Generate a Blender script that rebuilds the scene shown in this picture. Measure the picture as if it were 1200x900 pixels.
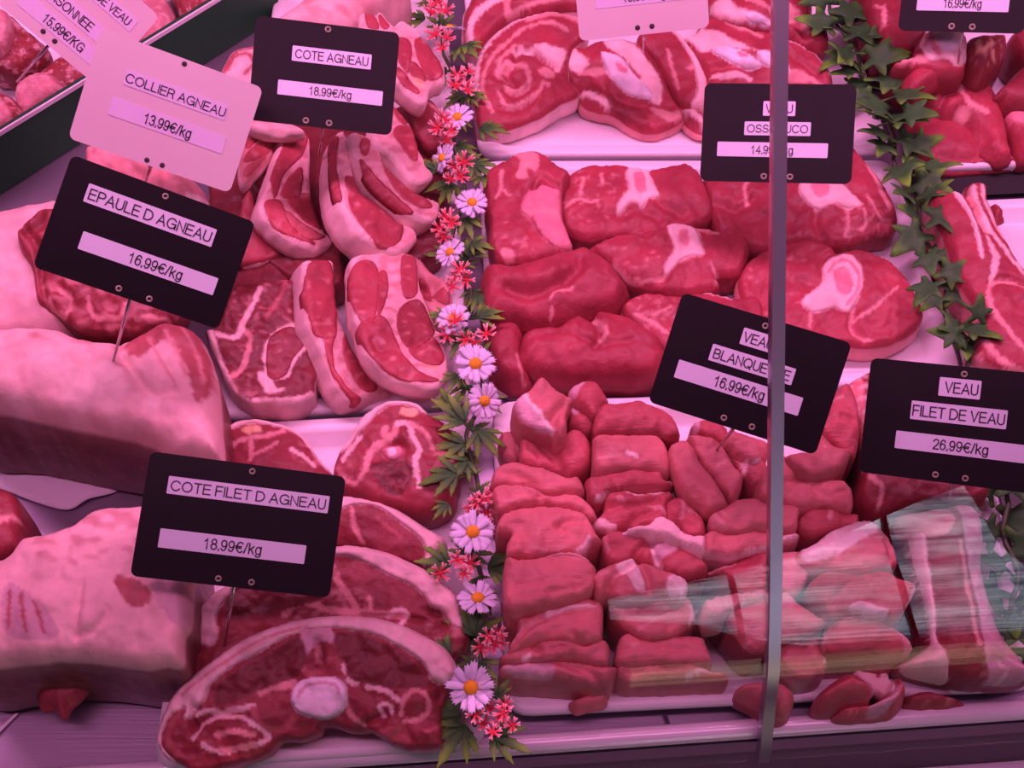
import bpy, math, random
import numpy as np
from mathutils import Vector, Matrix, noise
from mathutils.geometry import delaunay_2d_cdt

for _o in list(bpy.data.objects):
    bpy.data.objects.remove(_o)
SC = bpy.context.scene
COL = SC.collection

# ------------------------------------------------------------------ camera
F = 1400.0                       # focal length in pixels of the 1200 px wide frame
CAM_H = 0.50
TH = math.radians(54.0)
cd = bpy.data.cameras.new('camera')
cd.sensor_width = 36.0
cd.lens = 36.0 * F / 1200.0
cd.clip_start = 0.01
cam = bpy.data.objects.new('camera', cd)
cam.location = (0, 0, CAM_H)
cam.rotation_euler = (math.radians(90) - TH, 0, 0)
COL.objects.link(cam)
SC.camera = cam

# ------------------------------------------------------------------ light
SC.view_settings.view_transform = 'Standard'
SC.view_settings.look = 'None'
SC.view_settings.gamma = 1.0
SC.view_settings.use_curve_mapping = False
SC.view_settings.exposure = 0.0
w = bpy.data.worlds.new('world')
SC.world = w
w.use_nodes = True
w.node_tree.nodes['Background'].inputs['Color'].default_value = (0.90, 0.50, 0.85, 1)
w.node_tree.nodes['Background'].inputs['Strength'].default_value = 0.035

def area_light(name, loc, target, size, size_y, power, color):
    l = bpy.data.lights.new(name, 'AREA')
    l.shape = 'RECTANGLE'
    l.size, l.size_y, l.energy, l.color = size, size_y, power, color
    o = bpy.data.objects.new(name, l)
    o.location = loc
    d = Vector(target) - Vector(loc)
    o.rotation_euler = (math.atan2(d.y, -d.z), 0, 0)          # the tube stays parallel to the counter
    COL.objects.link(o)
    return o

PINK = (1.0, 0.305, 0.68)
area_light('case_tube_rear', (0.05, 0.58, 0.62), (0.0, 0.46, 0.0), 1.5, 0.10, 10.2, PINK)
area_light('case_tube_front', (0.05, 0.16, 0.66), (0.0, 0.36, 0.0), 1.5, 0.08, 4.0, PINK)

# ------------------------------------------------------------------ helpers
CAMP = np.array([0.0, 0.0, CAM_H])
FW = np.array([0, math.cos(TH), -math.sin(TH)])
RT = np.array([1.0, 0, 0])
UP = np.array([0, math.sin(TH), math.cos(TH)])

def ray(p):
    p = np.atleast_2d(np.asarray(p, float))
    return FW + RT * ((p[:, :1] - 600) / F) - UP * ((p[:, 1:2] - 450) / F)

def unz(p, z):
    """points of the place that lie at height z along the sight lines of the pixels p"""
    d = ray(p)
    k = (z - CAM_H) / d[:, 2:3]
    return CAMP + d * k

def on_plane(p, p0, n):
    d = ray(p)
    k = ((p0 - CAMP) @ n) / (d @ n)
    return CAMP + d * k[:, None]

def pts(s):
    return np.array([[float(v) for v in q.split(',')] for q in s.split()])

def crop(x0, y0, s):
    return lambda st: pts(st) / s + np.array([x0, y0])

PX = crop(0, 0, 1)

def smooth_closed(P, step):
    n = len(P)
    out = []
    for i in range(n):
        p0, p1, p2, p3 = P[i - 1], P[i], P[(i + 1) % n], P[(i + 2) % n]
        L = np.linalg.norm(p2 - p1)
        k = max(1, int(L / 1.2))
        for j in range(k):
            t = j / k
            out.append(0.5 * ((2 * p1) + (-p0 + p2) * t + (2 * p0 - 5 * p1 + 4 * p2 - p3) * t * t
                              + (-p0 + 3 * p1 - 3 * p2 + p3) * t ** 3))
    out = np.array(out)
    seg = np.linalg.norm(np.roll(out, -1, 0) - out, axis=1)
    cum = np.concatenate([[0], np.cumsum(seg)])
    m = max(10, int(cum[-1] / step))
    u = np.linspace(0, cum[-1], m, endpoint=False)
    ext = np.vstack([out, out[:1]])
    return np.stack([np.interp(u, cum, ext[:, 0]), np.interp(u, cum, ext[:, 1])], 1)

def smooth_open(P, step=2.0):
    if len(P) < 3:
        return P
    out = []
    n = len(P)
    for i in range(n - 1):
        p0, p1, p2, p3 = P[max(i - 1, 0)], P[i], P[i + 1], P[min(i + 2, n - 1)]
        k = max(1, int(np.linalg.norm(p2 - p1) / step))
        for j in range(k):
            t = j / k
            out.append(0.5 * ((2 * p1) + (-p0 + p2) * t + (2 * p0 - 5 * p1 + 4 * p2 - p3) * t * t
                              + (-p0 + 3 * p1 - 3 * p2 + p3) * t ** 3))
    out.append(P[-1])
    return np.array(out)

def dist_poly(Q, P, closed=True):
    A = P if closed else P[:-1]
    B = np.roll(P, -1, 0) if closed else P[1:]
    best = np.full(len(Q), 1e9)
    for i0 in range(0, len(Q), 4000):
        q = Q[i0:i0 + 4000]
        AB = B - A
        L2 = np.maximum((AB ** 2).sum(1), 1e-9)
        AQ = q[:, None, :] - A[None]
        t = np.clip((AQ * AB[None]).sum(2) / L2[None], 0, 1)
        D = AQ - AB[None] * t[..., None]
        best[i0:i0 + 4000] = np.sqrt((D ** 2).sum(2).min(1))
    return best

def inside(Q, P):
    x, y = Q[:, 0], Q[:, 1]
    c = np.zeros(len(Q), bool)
    j = len(P) - 1
    for i in range(len(P)):
        xi, yi, xj, yj = P[i, 0], P[i, 1], P[j, 0], P[j, 1]
        cr = ((yi > y) != (yj > y))
        if cr.any():
            with np.errstate(divide='ignore', invalid='ignore'):
                xx = (xj - xi) * (y - yi) / (yj - yi) + xi
            c ^= cr & (x < xx)
        j = i
    return c

def signed(Q, P):
    d = dist_poly(Q, P)
    return np.where(inside(Q, P), d, -d)

def vnoise(Q, freq, seed):
    return np.array([noise.noise((x * freq + seed * 7.13, y * freq - seed * 3.7, seed * 1.9)) for x, y in Q])

def sstep(x, a, b):
    t = np.clip((x - a) / (b - a), 0, 1)
    return t * t * (3 - 2 * t)

# ------------------------------------------------------------------ materials
def new_mat(name):
    m = bpy.data.materials.new(name)
    m.use_nodes = True
    nt = m.node_tree
    return m, nt, nt.nodes, nt.links, nt.nodes['Principled BSDF']

def mat_plain(name, color, rough=0.5, metal=0.0, bump=0.0, scale=200.0, spec=0.5, coat=0.0, var=0.0):
    m, nt, N, L, b = new_mat(name)
    b.inputs['Base Color'].default_value = (*color, 1)
    b.inputs['Roughness'].default_value = rough
    b.inputs['Metallic'].default_value = metal
    b.inputs['Specular IOR Level'].default_value = spec
    b.inputs['Coat Weight'].default_value = coat
    tc = N.new('ShaderNodeTexCoord')
    nz = N.new('ShaderNodeTexNoise')
    nz.inputs['Scale'].default_value = scale
    nz.inputs['Detail'].default_value = 4
    L.new(tc.outputs['Object'], nz.inputs['Vector'])
    if bump:
        bp = N.new('ShaderNodeBump')
        bp.inputs['Strength'].default_value = bump
        bp.inputs['Distance'].default_value = 0.001
        L.new(nz.outputs['Fac'], bp.inputs['Height'])
        L.new(bp.outputs['Normal'], b.inputs['Normal'])
    if var:
        mx = N.new('ShaderNodeMix')
        mx.data_type = 'RGBA'
        mx.inputs['A'].default_value = (*[c * (1 - var) for c in color], 1)
        mx.inputs['B'].default_value = (*[min(1, c * (1 + var)) for c in color], 1)
        L.new(nz.outputs['Fac'], mx.inputs['Factor'])
        L.new(mx.outputs['Result'], b.inputs['Base Color'])
    return m

def mat_flesh(name, marb=0.3, marb_scale=260.0, streak=(1, 1, 1), rough=0.38, bump=0.35, fatcol=(0.66, 0.30, 0.31), lo=0.60, hi=0.74, coat=0.06):
    """meat: colour from the piece's own Col attribute, marbled with fat specks, moist"""
    m, nt, N, L, b = new_mat(name)
    at = N.new('ShaderNodeAttribute')
    at.attribute_name = 'Col'
    tc = N.new('ShaderNodeTexCoord')
    mp = N.new('ShaderNodeMapping')
    mp.inputs['Scale'].default_value = streak
    L.new(tc.outputs['Object'], mp.inputs['Vector'])
    n1 = N.new('ShaderNodeTexNoise')
    n1.inputs['Scale'].default_value = marb_scale
    n1.inputs['Detail'].default_value = 5
    n1.inputs['Roughness'].default_value = 0.6
    L.new(mp.outputs['Vector'], n1.inputs['Vector'])
    rp = N.new('ShaderNodeMapRange')
    rp.inputs['From Min'].default_value = lo
    rp.inputs['From Max'].default_value = hi
    rp.inputs['To Max'].default_value = marb
    L.new(n1.outputs['Fac'], rp.inputs['Value'])
    n2 = N.new('ShaderNodeTexNoise')
    n2.inputs['Scale'].default_value = 60
    n2.inputs['Detail'].default_value = 3
    L.new(tc.outputs['Object'], n2.inputs['Vector'])
    r2 = N.new('ShaderNodeMapRange')
    r2.inputs['From Min'].default_value = 0.3
    r2.inputs['From Max'].default_value = 0.7
    r2.inputs['To Min'].default_value = 0.80
    r2.inputs['To Max'].default_value = 1.18
    L.new(n2.outputs['Fac'], r2.inputs['Value'])
    mu = N.new('ShaderNodeMix')
    mu.data_type = 'RGBA'
    mu.blend_type = 'MULTIPLY'
    mu.inputs['Factor'].default_value = 1.0
    L.new(at.outputs['Color'], mu.inputs['A'])
    L.new(r2.outputs['Result'], mu.inputs['B'])
    mx = N.new('ShaderNodeMix')
    mx.data_type = 'RGBA'
    L.new(rp.outputs['Result'], mx.inputs['Factor'])
    L.new(mu.outputs['Result'], mx.inputs['A'])
    mx.inputs['B'].default_value = (*fatcol, 1)
    L.new(mx.outputs['Result'], b.inputs['Base Color'])
    b.inputs['Roughness'].default_value = rough
    b.inputs['Coat Weight'].default_value = coat
    b.inputs['Coat Roughness'].default_value = 0.25
    b.inputs['Specular IOR Level'].default_value = 0.28
    n3 = N.new('ShaderNodeTexNoise')
    n3.inputs['Scale'].default_value = 320
    n3.inputs['Detail'].default_value = 6
    n3.inputs['Roughness'].default_value = 0.65
    L.new(mp.outputs['Vector'], n3.inputs['Vector'])
    bp = N.new('ShaderNodeBump')
    bp.inputs['Strength'].default_value = bump
    bp.inputs['Distance'].default_value = 0.0018
    L.new(n3.outputs['Fac'], bp.inputs['Height'])
    L.new(bp.outputs['Normal'], b.inputs['Normal'])
    return m

MV = mat_flesh('veal_flesh', marb=0.10, marb_scale=420, lo=0.56, hi=0.78, rough=0.40)
MG = mat_flesh('veal_grain_flesh', marb=0.20, marb_scale=170, streak=(0.30, 1.8, 1), lo=0.47, hi=0.75, rough=0.42, bump=0.45)
ML = mat_flesh('lamb_flesh', marb=0.16, marb_scale=620, lo=0.56, hi=0.74, rough=0.36, fatcol=(0.50, 0.17, 0.18))
MF = mat_flesh('fat_tissue', marb=0.18, marb_scale=150, lo=0.50, hi=0.8, rough=0.40, fatcol=(0.78, 0.36, 0.38), bump=0.25)
MB = mat_flesh('bone_tissue', marb=0.25, marb_scale=150, lo=0.5, hi=0.8, rough=0.45, fatcol=(0.75, 0.40, 0.42), bump=0.2)
MT = mat_flesh('coarse_pate', marb=0.75, marb_scale=150, lo=0.50, hi=0.60, rough=0.4, fatcol=(0.70, 0.38, 0.40), bump=0.6)

CLR = dict(
    veal=(0.34, 0.041, 0.062), veal_pale=(0.58, 0.165, 0.175), veal_deep=(0.25, 0.028, 0.042), rosy=(0.38, 0.055, 0.075),
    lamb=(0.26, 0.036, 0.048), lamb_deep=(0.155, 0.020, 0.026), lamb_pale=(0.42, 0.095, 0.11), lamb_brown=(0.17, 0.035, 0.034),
    fat=(0.82, 0.54, 0.54), fat_pale=(0.84, 0.64, 0.62), fat_pink=(0.66, 0.27, 0.28), fat_soft=(0.76, 0.41, 0.42), veal_mid=(0.47, 0.088, 0.108), lamb_dry=(0.21, 0.028, 0.038), fat_tan=(0.76, 0.44, 0.27), skin=(0.78, 0.48, 0.47),
    bone=(0.82, 0.56, 0.56), bone_pale=(0.84, 0.72, 0.80), marrow=(0.70, 0.22, 0.28), film=(0.62, 0.36, 0.42),
    pate=(0.55, 0.20, 0.23), pate_red=(0.26, 0.035, 0.04), spongy=(0.13, 0.018, 0.022),
)

# ------------------------------------------------------------------ object helpers
def link_mesh(name, verts, faces, mat, parent=None, smooth=True, col=None, origin=None):
    me = bpy.data.meshes.new(name)
    V = np.asarray(verts, float)
    if origin is not None:
        V = V - np.asarray(origin)
    me.from_pydata(V.tolist(), [], [list(map(int, f)) for f in faces])
    if smooth:
        me.polygons.foreach_set('use_smooth', [True] * len(me.polygons))
    if col is not None:
        a = me.attributes.new('Col', 'FLOAT_COLOR', 'POINT')
        a.data.foreach_set('color', np.concatenate([col, np.ones((len(col), 1))], 1).ravel())
    me.materials.append(mat)
    me.update()
    o = bpy.data.objects.new(name, me)
    COL.objects.link(o)
    if parent is not None:
        o.parent = parent
    elif origin is not None:
        o.location = origin
    return o

def tag(o, label=None, cat=None, group=None, kind=None):
    if label: o['label'] = label
    if cat: o['category'] = cat
    if group: o['group'] = group
    if kind: o['kind'] = kind
    return o

def tri_fill(ring, step, rng):
    lo, hi = ring.min(0), ring.max(0)
    gx = np.arange(lo[0], hi[0], step)
    gy = np.arange(lo[1], hi[1], step * 0.866)
    G = np.array([(x + (step / 2 if j % 2 else 0), y) for j, y in enumerate(gy) for x in gx])
    if len(G):
        G = G + rng.uniform(-0.18, 0.18, G.shape) * step
        G = G[inside(G, ring)]
        if len(G):
            G = G[dist_poly(G, ring) > step * 0.62]
    n = len(ring)
    allp = np.vstack([ring, G]) if len(G) else ring
    r = delaunay_2d_cdt([Vector(p) for p in allp], [(i, (i + 1) % n) for i in range(n)], [list(range(n))], 1, 1e-5)
    vo, fo, ov = r[0], r[2], r[3]
    vo = np.array([(v[0], v[1]) for v in vo])
    idx = {}
    for k, o in enumerate(ov):
        for q in o:
            idx[q] = k
    ringidx = [idx[i] for i in range(n)]
    faces = []
    for f in fo:
        a, b, c = (vo[i] for i in f[:3])
        s = (b[0] - a[0]) * (c[1] - a[1]) - (b[1] - a[1]) * (c[0] - a[0])
        faces.append(f if s < 0 else f[::-1])     # image y points down
    return vo, faces, ringidx

FLOOR_Z = 0.0045
SEED = [1]

def meat(cr, name, label, cat, group, outline, z, t=None, tilt=(0, 0), base='veal', side=None, feats=(), bulge=0.003, rr=0.0042,
         r=7.0, rough=0.0012, mat=None, step=3.0, smat=None, wob=0.9, floor=FLOOR_Z, puff=2.5, freq=0.045):
    """one piece of meat: outline of its upper face on the plane through height z, domed, with thickness t, fat seams,
    creases and child parts (fat, bone, muscle) that follow its surface"""
    SEED[0] += 1
    sd = SEED[0]
    rng = np.random.default_rng(sd)
    P = cr(outline) if isinstance(outline, str) else np.asarray(outline, float)
    ring = smooth_closed(P, step)
    area = 0.5 * np.sum(ring[:, 0] * np.roll(ring[:, 1], -1) - np.roll(ring[:, 0], -1) * ring[:, 1])
    if area < 0:
        ring = ring[::-1].copy()
    nrm = np.roll(ring, -1, 0) - np.roll(ring, 1, 0)
    nrm = np.stack([nrm[:, 1], -nrm[:, 0]], 1)
    nrm /= np.maximum(np.linalg.norm(nrm, axis=1, keepdims=True), 1e-6)     # outward
    ring = ring + nrm * (vnoise(ring, 0.09, sd) * wob)[:, None]
    c2 = ring.mean(0)
    n = np.array([tilt[0], tilt[1], 1.0])
    n /= np.linalg.norm(n)
    p0 = unz(c2[None], z)[0]
    if t is None:
        t = (z - floor) * n[2]
    creases, ups = [], []
    for f in feats:
        if f[0] == 'K':
            creases.append((f[1], f[2], smooth_open(cr(f[3]))))
        elif f[0] == 'U':
            ups.append((cr(f[1])[0], f[2], f[3]))
    dmax_r = dist_poly(c2[None], ring)[0]

    def H(Q, d):
        d = np.maximum(d, 0)
        q = np.clip(d / r, 0, 1)
        h = -rr * (1 - np.sqrt(np.maximum(0, 1 - (1 - q) ** 2)))
        s = np.clip(d / max(dmax_r, r), 0, 1)
        h = h + bulge * (1 - (1 - s) ** 2)
        k = np.clip(d / r, 0, 1)
        h = h + rough * (vnoise(Q, freq, sd + 0.5) * 1.0 + 0.5 * vnoise(Q, freq * 2.4, sd + 0.8)) * (0.35 + 0.65 * k)
        for wd, dp, ln in creases:
            h = h - dp * np.exp(-(dist_poly(Q, ln, False) / wd) ** 2)
        for (cp, rad, amp) in ups:
            h = h + amp * np.exp(-(((Q - cp) / rad) ** 2).sum(1))
        return h

    def colour(Q, basekey, fts, jit=0.07):
        c = np.tile(np.array(CLR[basekey]), (len(Q), 1))
        c = c * (1 + rng.uniform(-jit, jit)) * (1 + 0.10 * vnoise(Q, 0.02, sd + 8))[:, None]
        wn = vnoise(Q, 0.12, sd + 2.2) * 1.6 + vnoise(Q, 0.3, sd + 3.1) * 0.8
        for f in fts:
            if f[0] == 'L':
                dl = dist_poly(Q, smooth_open(f[4](f[3]) if len(f) > 4 else cr(f[3])), False)
                m = 1 - sstep(dl + wn * min(1, f[1] / 4), f[1] * 0.45, f[1] * 0.5 + 1.6)
            elif f[0] == 'P':
                m = sstep(signed(Q, smooth_closed(cr(f[2]), 4)) + wn, -1.2, 1.2)
            elif f[0] == 'C':       # under a child part
                m = sstep(signed(Q, smooth_closed(cr(f[3]), 4)) + wn * 0.5, -1.0, 1.0)
            elif f[0] == 'S':       # fat flecks inside a polygon
                pol = smooth_closed(cr(f[2]), 5)
                m = 0.48 * sstep(vnoise(Q * np.array([1.0, 1.7]), f[3] * 0.9, sd + 9), f[4] - 0.08, f[4] + 0.28) * sstep(signed(Q, pol), -2, 4)
            else:
                continue
            c = c * (1 - m[:, None]) + np.array(CLR[f[2] if f[0] in 'LC' else f[1]]) * m[:, None]
        return c

    V2, faces, ri = tri_fill(ring, step, rng)
    d = dist_poly(V2, ring)
    d[ri] = 0
    X = on_plane(V2, p0, n) + n * H(V2, d)[:, None]
    C = colour(V2, base, feats)
    verts, cols = [X], [C]
    nring = len(ring)
    base_i = len(X)
    sc = 1.0
    prev = list(ri)
    sidec = np.array(CLR[side or base])
    levels = [(0.07, puff * 0.35), (0.30, puff * 0.9), (0.62, puff), (0.92, puff * 0.2), (1.0, -4.0)]
    hr = H(ring, np.zeros(nring))
    sn = vnoise(ring, 0.07, sd + 5)
    for li, (fr, off) in enumerate(levels):
        q2 = ring + nrm * (off + sn * 1.2 * (li < 3))[:, None]
        x = on_plane(q2, p0, n) + n * (hr * (1 - fr) - t * fr)[:, None]
        x[:, 2] = np.maximum(x[:, 2], floor)
        verts.append(x)
        sn2 = vnoise(ring * np.array([1, 1]) + li * 13.7, 0.12, sd + 6)
        k = 0.8 if li == 0 else 1.0
        cc = C[ri] * (1 - k) + sidec * k
        cols.append(cc * (1 + 0.10 * sn2[:, None]))
        cur = list(range(base_i, base_i + nring))
        base_i += nring
        for i in range(nring):
            j = (i + 1) % nring
            faces.append((prev[i], prev[j], cur[j], cur[i]))
        prev = cur
    faces.append(prev)
    V = np.vstack(verts)
    V[:, 2] = np.maximum(V[:, 2], floor)
    CC = np.clip(np.vstack(cols), 0.005, 0.95)
    org = np.array([V[:, 0].mean(), V[:, 1].mean(), V[:, 2].min()])
    o = link_mesh(name, V, faces, mat or MV, None, True, CC, org)
    tag(o, label, cat, group)
    chs = {}
    for f in feats:
        if f[0] != 'C':
            continue
        # ('C', part name, colour, outline, raise, material, feats, parent part or None, label)
        _, pn, ck, po, up, pm = f[:6]
        pf = f[6] if len(f) > 6 else ()
        par = f[7] if len(f) > 7 else None
        plab = f[8] if len(f) > 8 else None
        R = smooth_closed(cr(po), step * 0.85)
        ar = 0.5 * np.sum(R[:, 0] * np.roll(R[:, 1], -1) - np.roll(R[:, 0], -1) * R[:, 1])
        if ar < 0:
            R = R[::-1].copy()
        R = R + vnoise(R, 0.2, sd + 4)[:, None] * 0.7
        v2, fc, rix = tri_fill(R, step * 0.85, rng)
        dp = np.maximum(signed(v2, ring), 0)
        h = H(v2, dp)
        e = dist_poly(v2, R)
        e[rix] = 0
        u = np.clip(e / 4.0, 0, 1)
        hh = h + up * np.sqrt(np.maximum(0, 1 - (1 - u) ** 2)) + 0.00015
        x = on_plane(v2, p0, n) + n * hh[:, None]
        c = colour(v2, ck, pf, 0.04)
        x2 = on_plane(R, p0, n) + n * (H(R, np.maximum(signed(R, ring), 0)) - 0.0040)[:, None]
        b0 = len(x)
        fc = list(fc)
        for i in range(len(R)):
            j = (i + 1) % len(R)
            fc.append((rix[i], rix[j], b0 + j, b0 + i))
        fc.append(list(range(b0, b0 + len(R))))
        parent = chs.get(par, o) if par else o
        co = link_mesh(pn, np.vstack([x, x2]), fc, pm, parent, True, np.clip(np.vstack([c, c[rix]]), 0.005, 0.95), org)
        if plab:
            co['label'] = plab
        chs[pn] = co
    return o

# ------------------------------------------------------------------ the display case
def mat_steel():
    m, nt, N, L, b = new_mat('brushed_steel')
    b.inputs['Base Color'].default_value = (0.37, 0.32, 0.40, 1)
    b.inputs['Metallic'].default_value = 0.85
    tc = N.new('ShaderNodeTexCoord')
    mp = N.new('ShaderNodeMapping')
    mp.inputs['Scale'].default_value = (6, 420, 1)
    nz = N.new('ShaderNodeTexNoise')
    nz.inputs['Scale'].default_value = 3
    nz.inputs['Detail'].default_value = 5
    L.new(tc.outputs['Object'], mp.inputs['Vector'])
    L.new(mp.outputs['Vector'], nz.inputs['Vector'])
    r = N.new('ShaderNodeMapRange')
    r.inputs['To Min'].default_value = 0.30
    r.inputs['To Max'].default_value = 0.55
    L.new(nz.outputs['Fac'], r.inputs['Value'])
    L.new(r.outputs['Result'], b.inputs['Roughness'])
    bp = N.new('ShaderNodeBump')
    bp.inputs['Strength'].default_value = 0.15
    bp.inputs['Distance'].default_value = 0.0004
    L.new(nz.outputs['Fac'], bp.inputs['Height'])
    L.new(bp.outputs['Normal'], b.inputs['Normal'])
    return m

M_STEEL = mat_steel()
M_TRAY = mat_plain('white_tray_plastic', (0.80, 0.76, 0.80), rough=0.32, bump=0.08, scale=60, var=0.03)
M_RAIL = mat_plain('satin_rail_metal', (0.86, 0.80, 0.88), rough=0.22, metal=0.1, bump=0.05, scale=80)
M_DARK = mat_plain('dark_metal_panel', (0.050, 0.040, 0.060), rough=0.35, metal=0.3, bump=0.05, scale=90, var=0.15)
M_BLACK = mat_plain('black_recess', (0.008, 0.007, 0.009), rough=0.5, var=0.2)
M_GREEN = mat_plain('dark_green_plastic', (0.014, 0.080, 0.032), rough=0.5, spec=0.25, bump=0.05, scale=120, var=0.12)
M_PAPER = mat_plain('white_butcher_paper', (0.74, 0.72, 0.76), rough=0.6, bump=0.3, scale=40, var=0.04)

def quad3(P, z):
    return unz(np.asarray(P, float), z)

def prism(name, base, top, mat, **kw):
    """closed solid between two rings of points"""
    n = len(base)
    V = np.vstack([base, top])
    F_ = [(i, (i + 1) % n, n + (i + 1) % n, n + i) for i in range(n)] + [list(range(n))[::-1], list(range(n, 2 * n))]
    o = link_mesh(name, V, F_, mat, kw.get('parent'), False, None, V.mean(0) if kw.get('parent') is None else kw.get('origin'))
    return o

def bevel(o, wd=0.001, seg=2):
    m = o.modifiers.new('bevel', 'BEVEL')
    m.width, m.segments, m.limit_method = wd, seg, 'ANGLE'
    m.harden_normals = False
    return o

# front rail: a rolled edge that runs along the foot of the glass
RA = unz(np.array([[330, 893.0]]), 0.004)[0]
RB = unz(np.array([[1200, 832.0]]), 0.004)[0]
RD = (RB - RA) / np.linalg.norm(RB - RA)          # along the counter, to the right
RN = np.array([-RD[1], RD[0], 0.0])               # into the counter
def sweep(name, prof, mat, s0=-0.55, s1=0.75, org=RA, label=None, closed=True, smooth=True):
    """profile (depth, height) swept along the counter"""
    a = [org + RD * s0 + RN * d + np.array([0, 0, h]) for d, h in prof]
    b = [org + RD * s1 + RN * d + np.array([0, 0, h]) for d, h in prof]
    n = len(prof)
    V = np.array(a + b)
    Fc = [(i, (i + 1) % n, n + (i + 1) % n, n + i) for i in range(n if closed else n - 1)]
    if closed:
        Fc += [list(range(n))[::-1], list(range(n, 2 * n))]
    return link_mesh(name, V, Fc, mat, None, smooth, None, V.mean(0))

DK = np.array([RA + RD * a + RN * d for a, d in ((-0.55, 0.004), (0.75, 0.004), (0.75, 0.90), (-0.55, 0.90))])
DK[:, 2] = 0
deck = prism('floor', DK - np.array([0, 0, 0.012]), DK, M_STEEL)
tag(deck, 'brushed steel deck of the refrigerated counter', None, None, 'structure')
rail_prof = [(0.0042 * math.cos(a) + 0.0, 0.0042 * math.sin(a) + 0.0005) for a in np.linspace(0, 2 * math.pi, 20, endpoint=False)]
rail = sweep('trim_1', rail_prof, M_RAIL)
tag(rail, 'satin pale metal rail along the front edge of the counter', None, None, 'structure')
lip = sweep('trim_2', [(0.010, 0.0), (0.0125, 0.0035), (0.0145, 0.0035), (0.017, 0.0)], M_RAIL, s0=0.30, s1=0.48, smooth=False)
tag(lip, 'thin metal lip behind the front rail', None, None, 'structure')
front = sweep('wall_front', [(-0.004, -0.016), (0.002, -0.016), (0.002, -0.34), (-0.003, -0.34), (-0.003, -0.020)], M_BLACK, smooth=False)
tag(front, 'black front panel under the rail', None, None, 'structure')
kick = sweep('trim_10', [(-0.0042, -0.0035), (0.002, -0.0035), (0.002, -0.016), (-0.0042, -0.016)], M_DARK, smooth=False)
tag(kick, 'dark metal strip directly under the rail', None, None, 'structure')
BD = float((unz(np.array([[1140, 893.5]]), -0.060)[0] - RA) @ RN)
bump = sweep('trim_3', [(BD - 0.05, -0.060), (BD - 0.002, -0.060), (BD, -0.062), (BD, -0.085), (BD - 0.05, -0.085)], M_RAIL, smooth=False)
tag(bump, 'pale bumper strip below the front panel', None, None, 'structure')
rearw = prism('wall_back', np.array([(-0.62, 0.98, 0), (0.75, 0.98, 0), (0.75, 1.0, 0), (-0.62, 1.0, 0)]),
              np.array([(-0.62, 0.98, 0.5), (0.75, 0.98, 0.5), (0.75, 1.0, 0.5), (-0.62, 1.0, 0.5)]), M_DARK)
tag(rearw, 'dark back wall of the counter', None, None, 'structure')

# seam in the deck
def tray(name, label, P, ht=0.011, rim=0.008, z0=0.0, floor=0.004, group=None, cat='tray'):
    """shallow white tray: rim, inner slope and floor; P = corners of the rim seen at height ht (tl, tr, br, bl)"""
    Q = quad3(P, ht)
    ctr = Q.mean(0)
    def inset(R, d):
        out = []
        for i in range(4):
            a, b, c = R[i - 1], R[i], R[(i + 1) % 4]
            u = (a - b) / np.linalg.norm(a - b)
            v = (c - b) / np.linalg.norm(c - b)
            out.append(b + (u + v) * d)
        return np.array(out)
    def rounded(R, rad, k=5):
        out = []
        for i in range(4):
            a, b, c = R[i - 1], R[i], R[(i + 1) % 4]
            u = (a - b) / np.linalg.norm(a - b)
            v = (c - b) / np.linalg.norm(c - b)
            for j in range(k + 1):
                t = j / k
                p = b + u * rad * (1 - t) ** 2 + v * rad * t ** 2
                out.append(p)
        return np.array(out)
    rings = []
    for ins, z in ((0.003, z0), (0.0, ht - 0.003), (0.0004, ht - 0.0008), (0.0015, ht), (rim - 0.001, ht), (rim + 0.0005, ht - 0.0012), (rim + 0.005, floor + 0.0008), (rim + 0.007, floor)):
        R = rounded(inset(Q, ins), 0.012)
        R[:, 2] = z
        rings.append(R)
    n = len(rings[0])
    V = np.vstack(rings)
    Fc = []
    for k in range(len(rings) - 1):
        for i in range(n):
            j = (i + 1) % n
            Fc.append((k * n + j, k * n + i, (k + 1) * n + i, (k + 1) * n + j))
    Fc.append(list(range((len(rings) - 1) * n, len(rings) * n))[::-1])
    Fc.append(list(range(n)))
    o = link_mesh(name, V, Fc, M_TRAY, None, True, None, np.array([ctr[0], ctr[1], z0]))
    return tag(o, label, cat, group)

G_TR = 'white trays set side by side in the counter'
tray('serving_tray', 'white tray at the back under the rolled veal breast slices', [(536, -95), (960, -95), (1046, 180), (560, 181)], group=G_TR)
tray('serving_tray', 'white tray in the middle under the pale veal shank slices with round bones', [(560, 187), (1048, 186), (1132, 447), (574, 462)], group=G_TR)
tray('serving_tray', 'white tray at the front under the heap of veal stewing cubes', [(576, 469), (1138, 452), (1222, 806), (592, 838)], group=G_TR)
tray('serving_tray', 'white tray under the fan of lamb rib chops', [(330, -60), (520, -60), (552, 472), (240, 489)], group=G_TR)
tray('serving_tray', 'white tray under the large lamb saddle chops', [(240, 497), (553, 479), (572, 874), (176, 902)], group=G_TR)
tray('serving_tray', 'white tray at the back right under the veal escalopes', [(985, -95), (1330, -95), (1345, 186), (1090, 197)], group=G_TR, ht=0.013)
tray('serving_tray', 'white tray at the right under the rack of veal ribs', [(1086, 236), (1345, 224), (1375, 440), (1138, 452)], group=G_TR)
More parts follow.
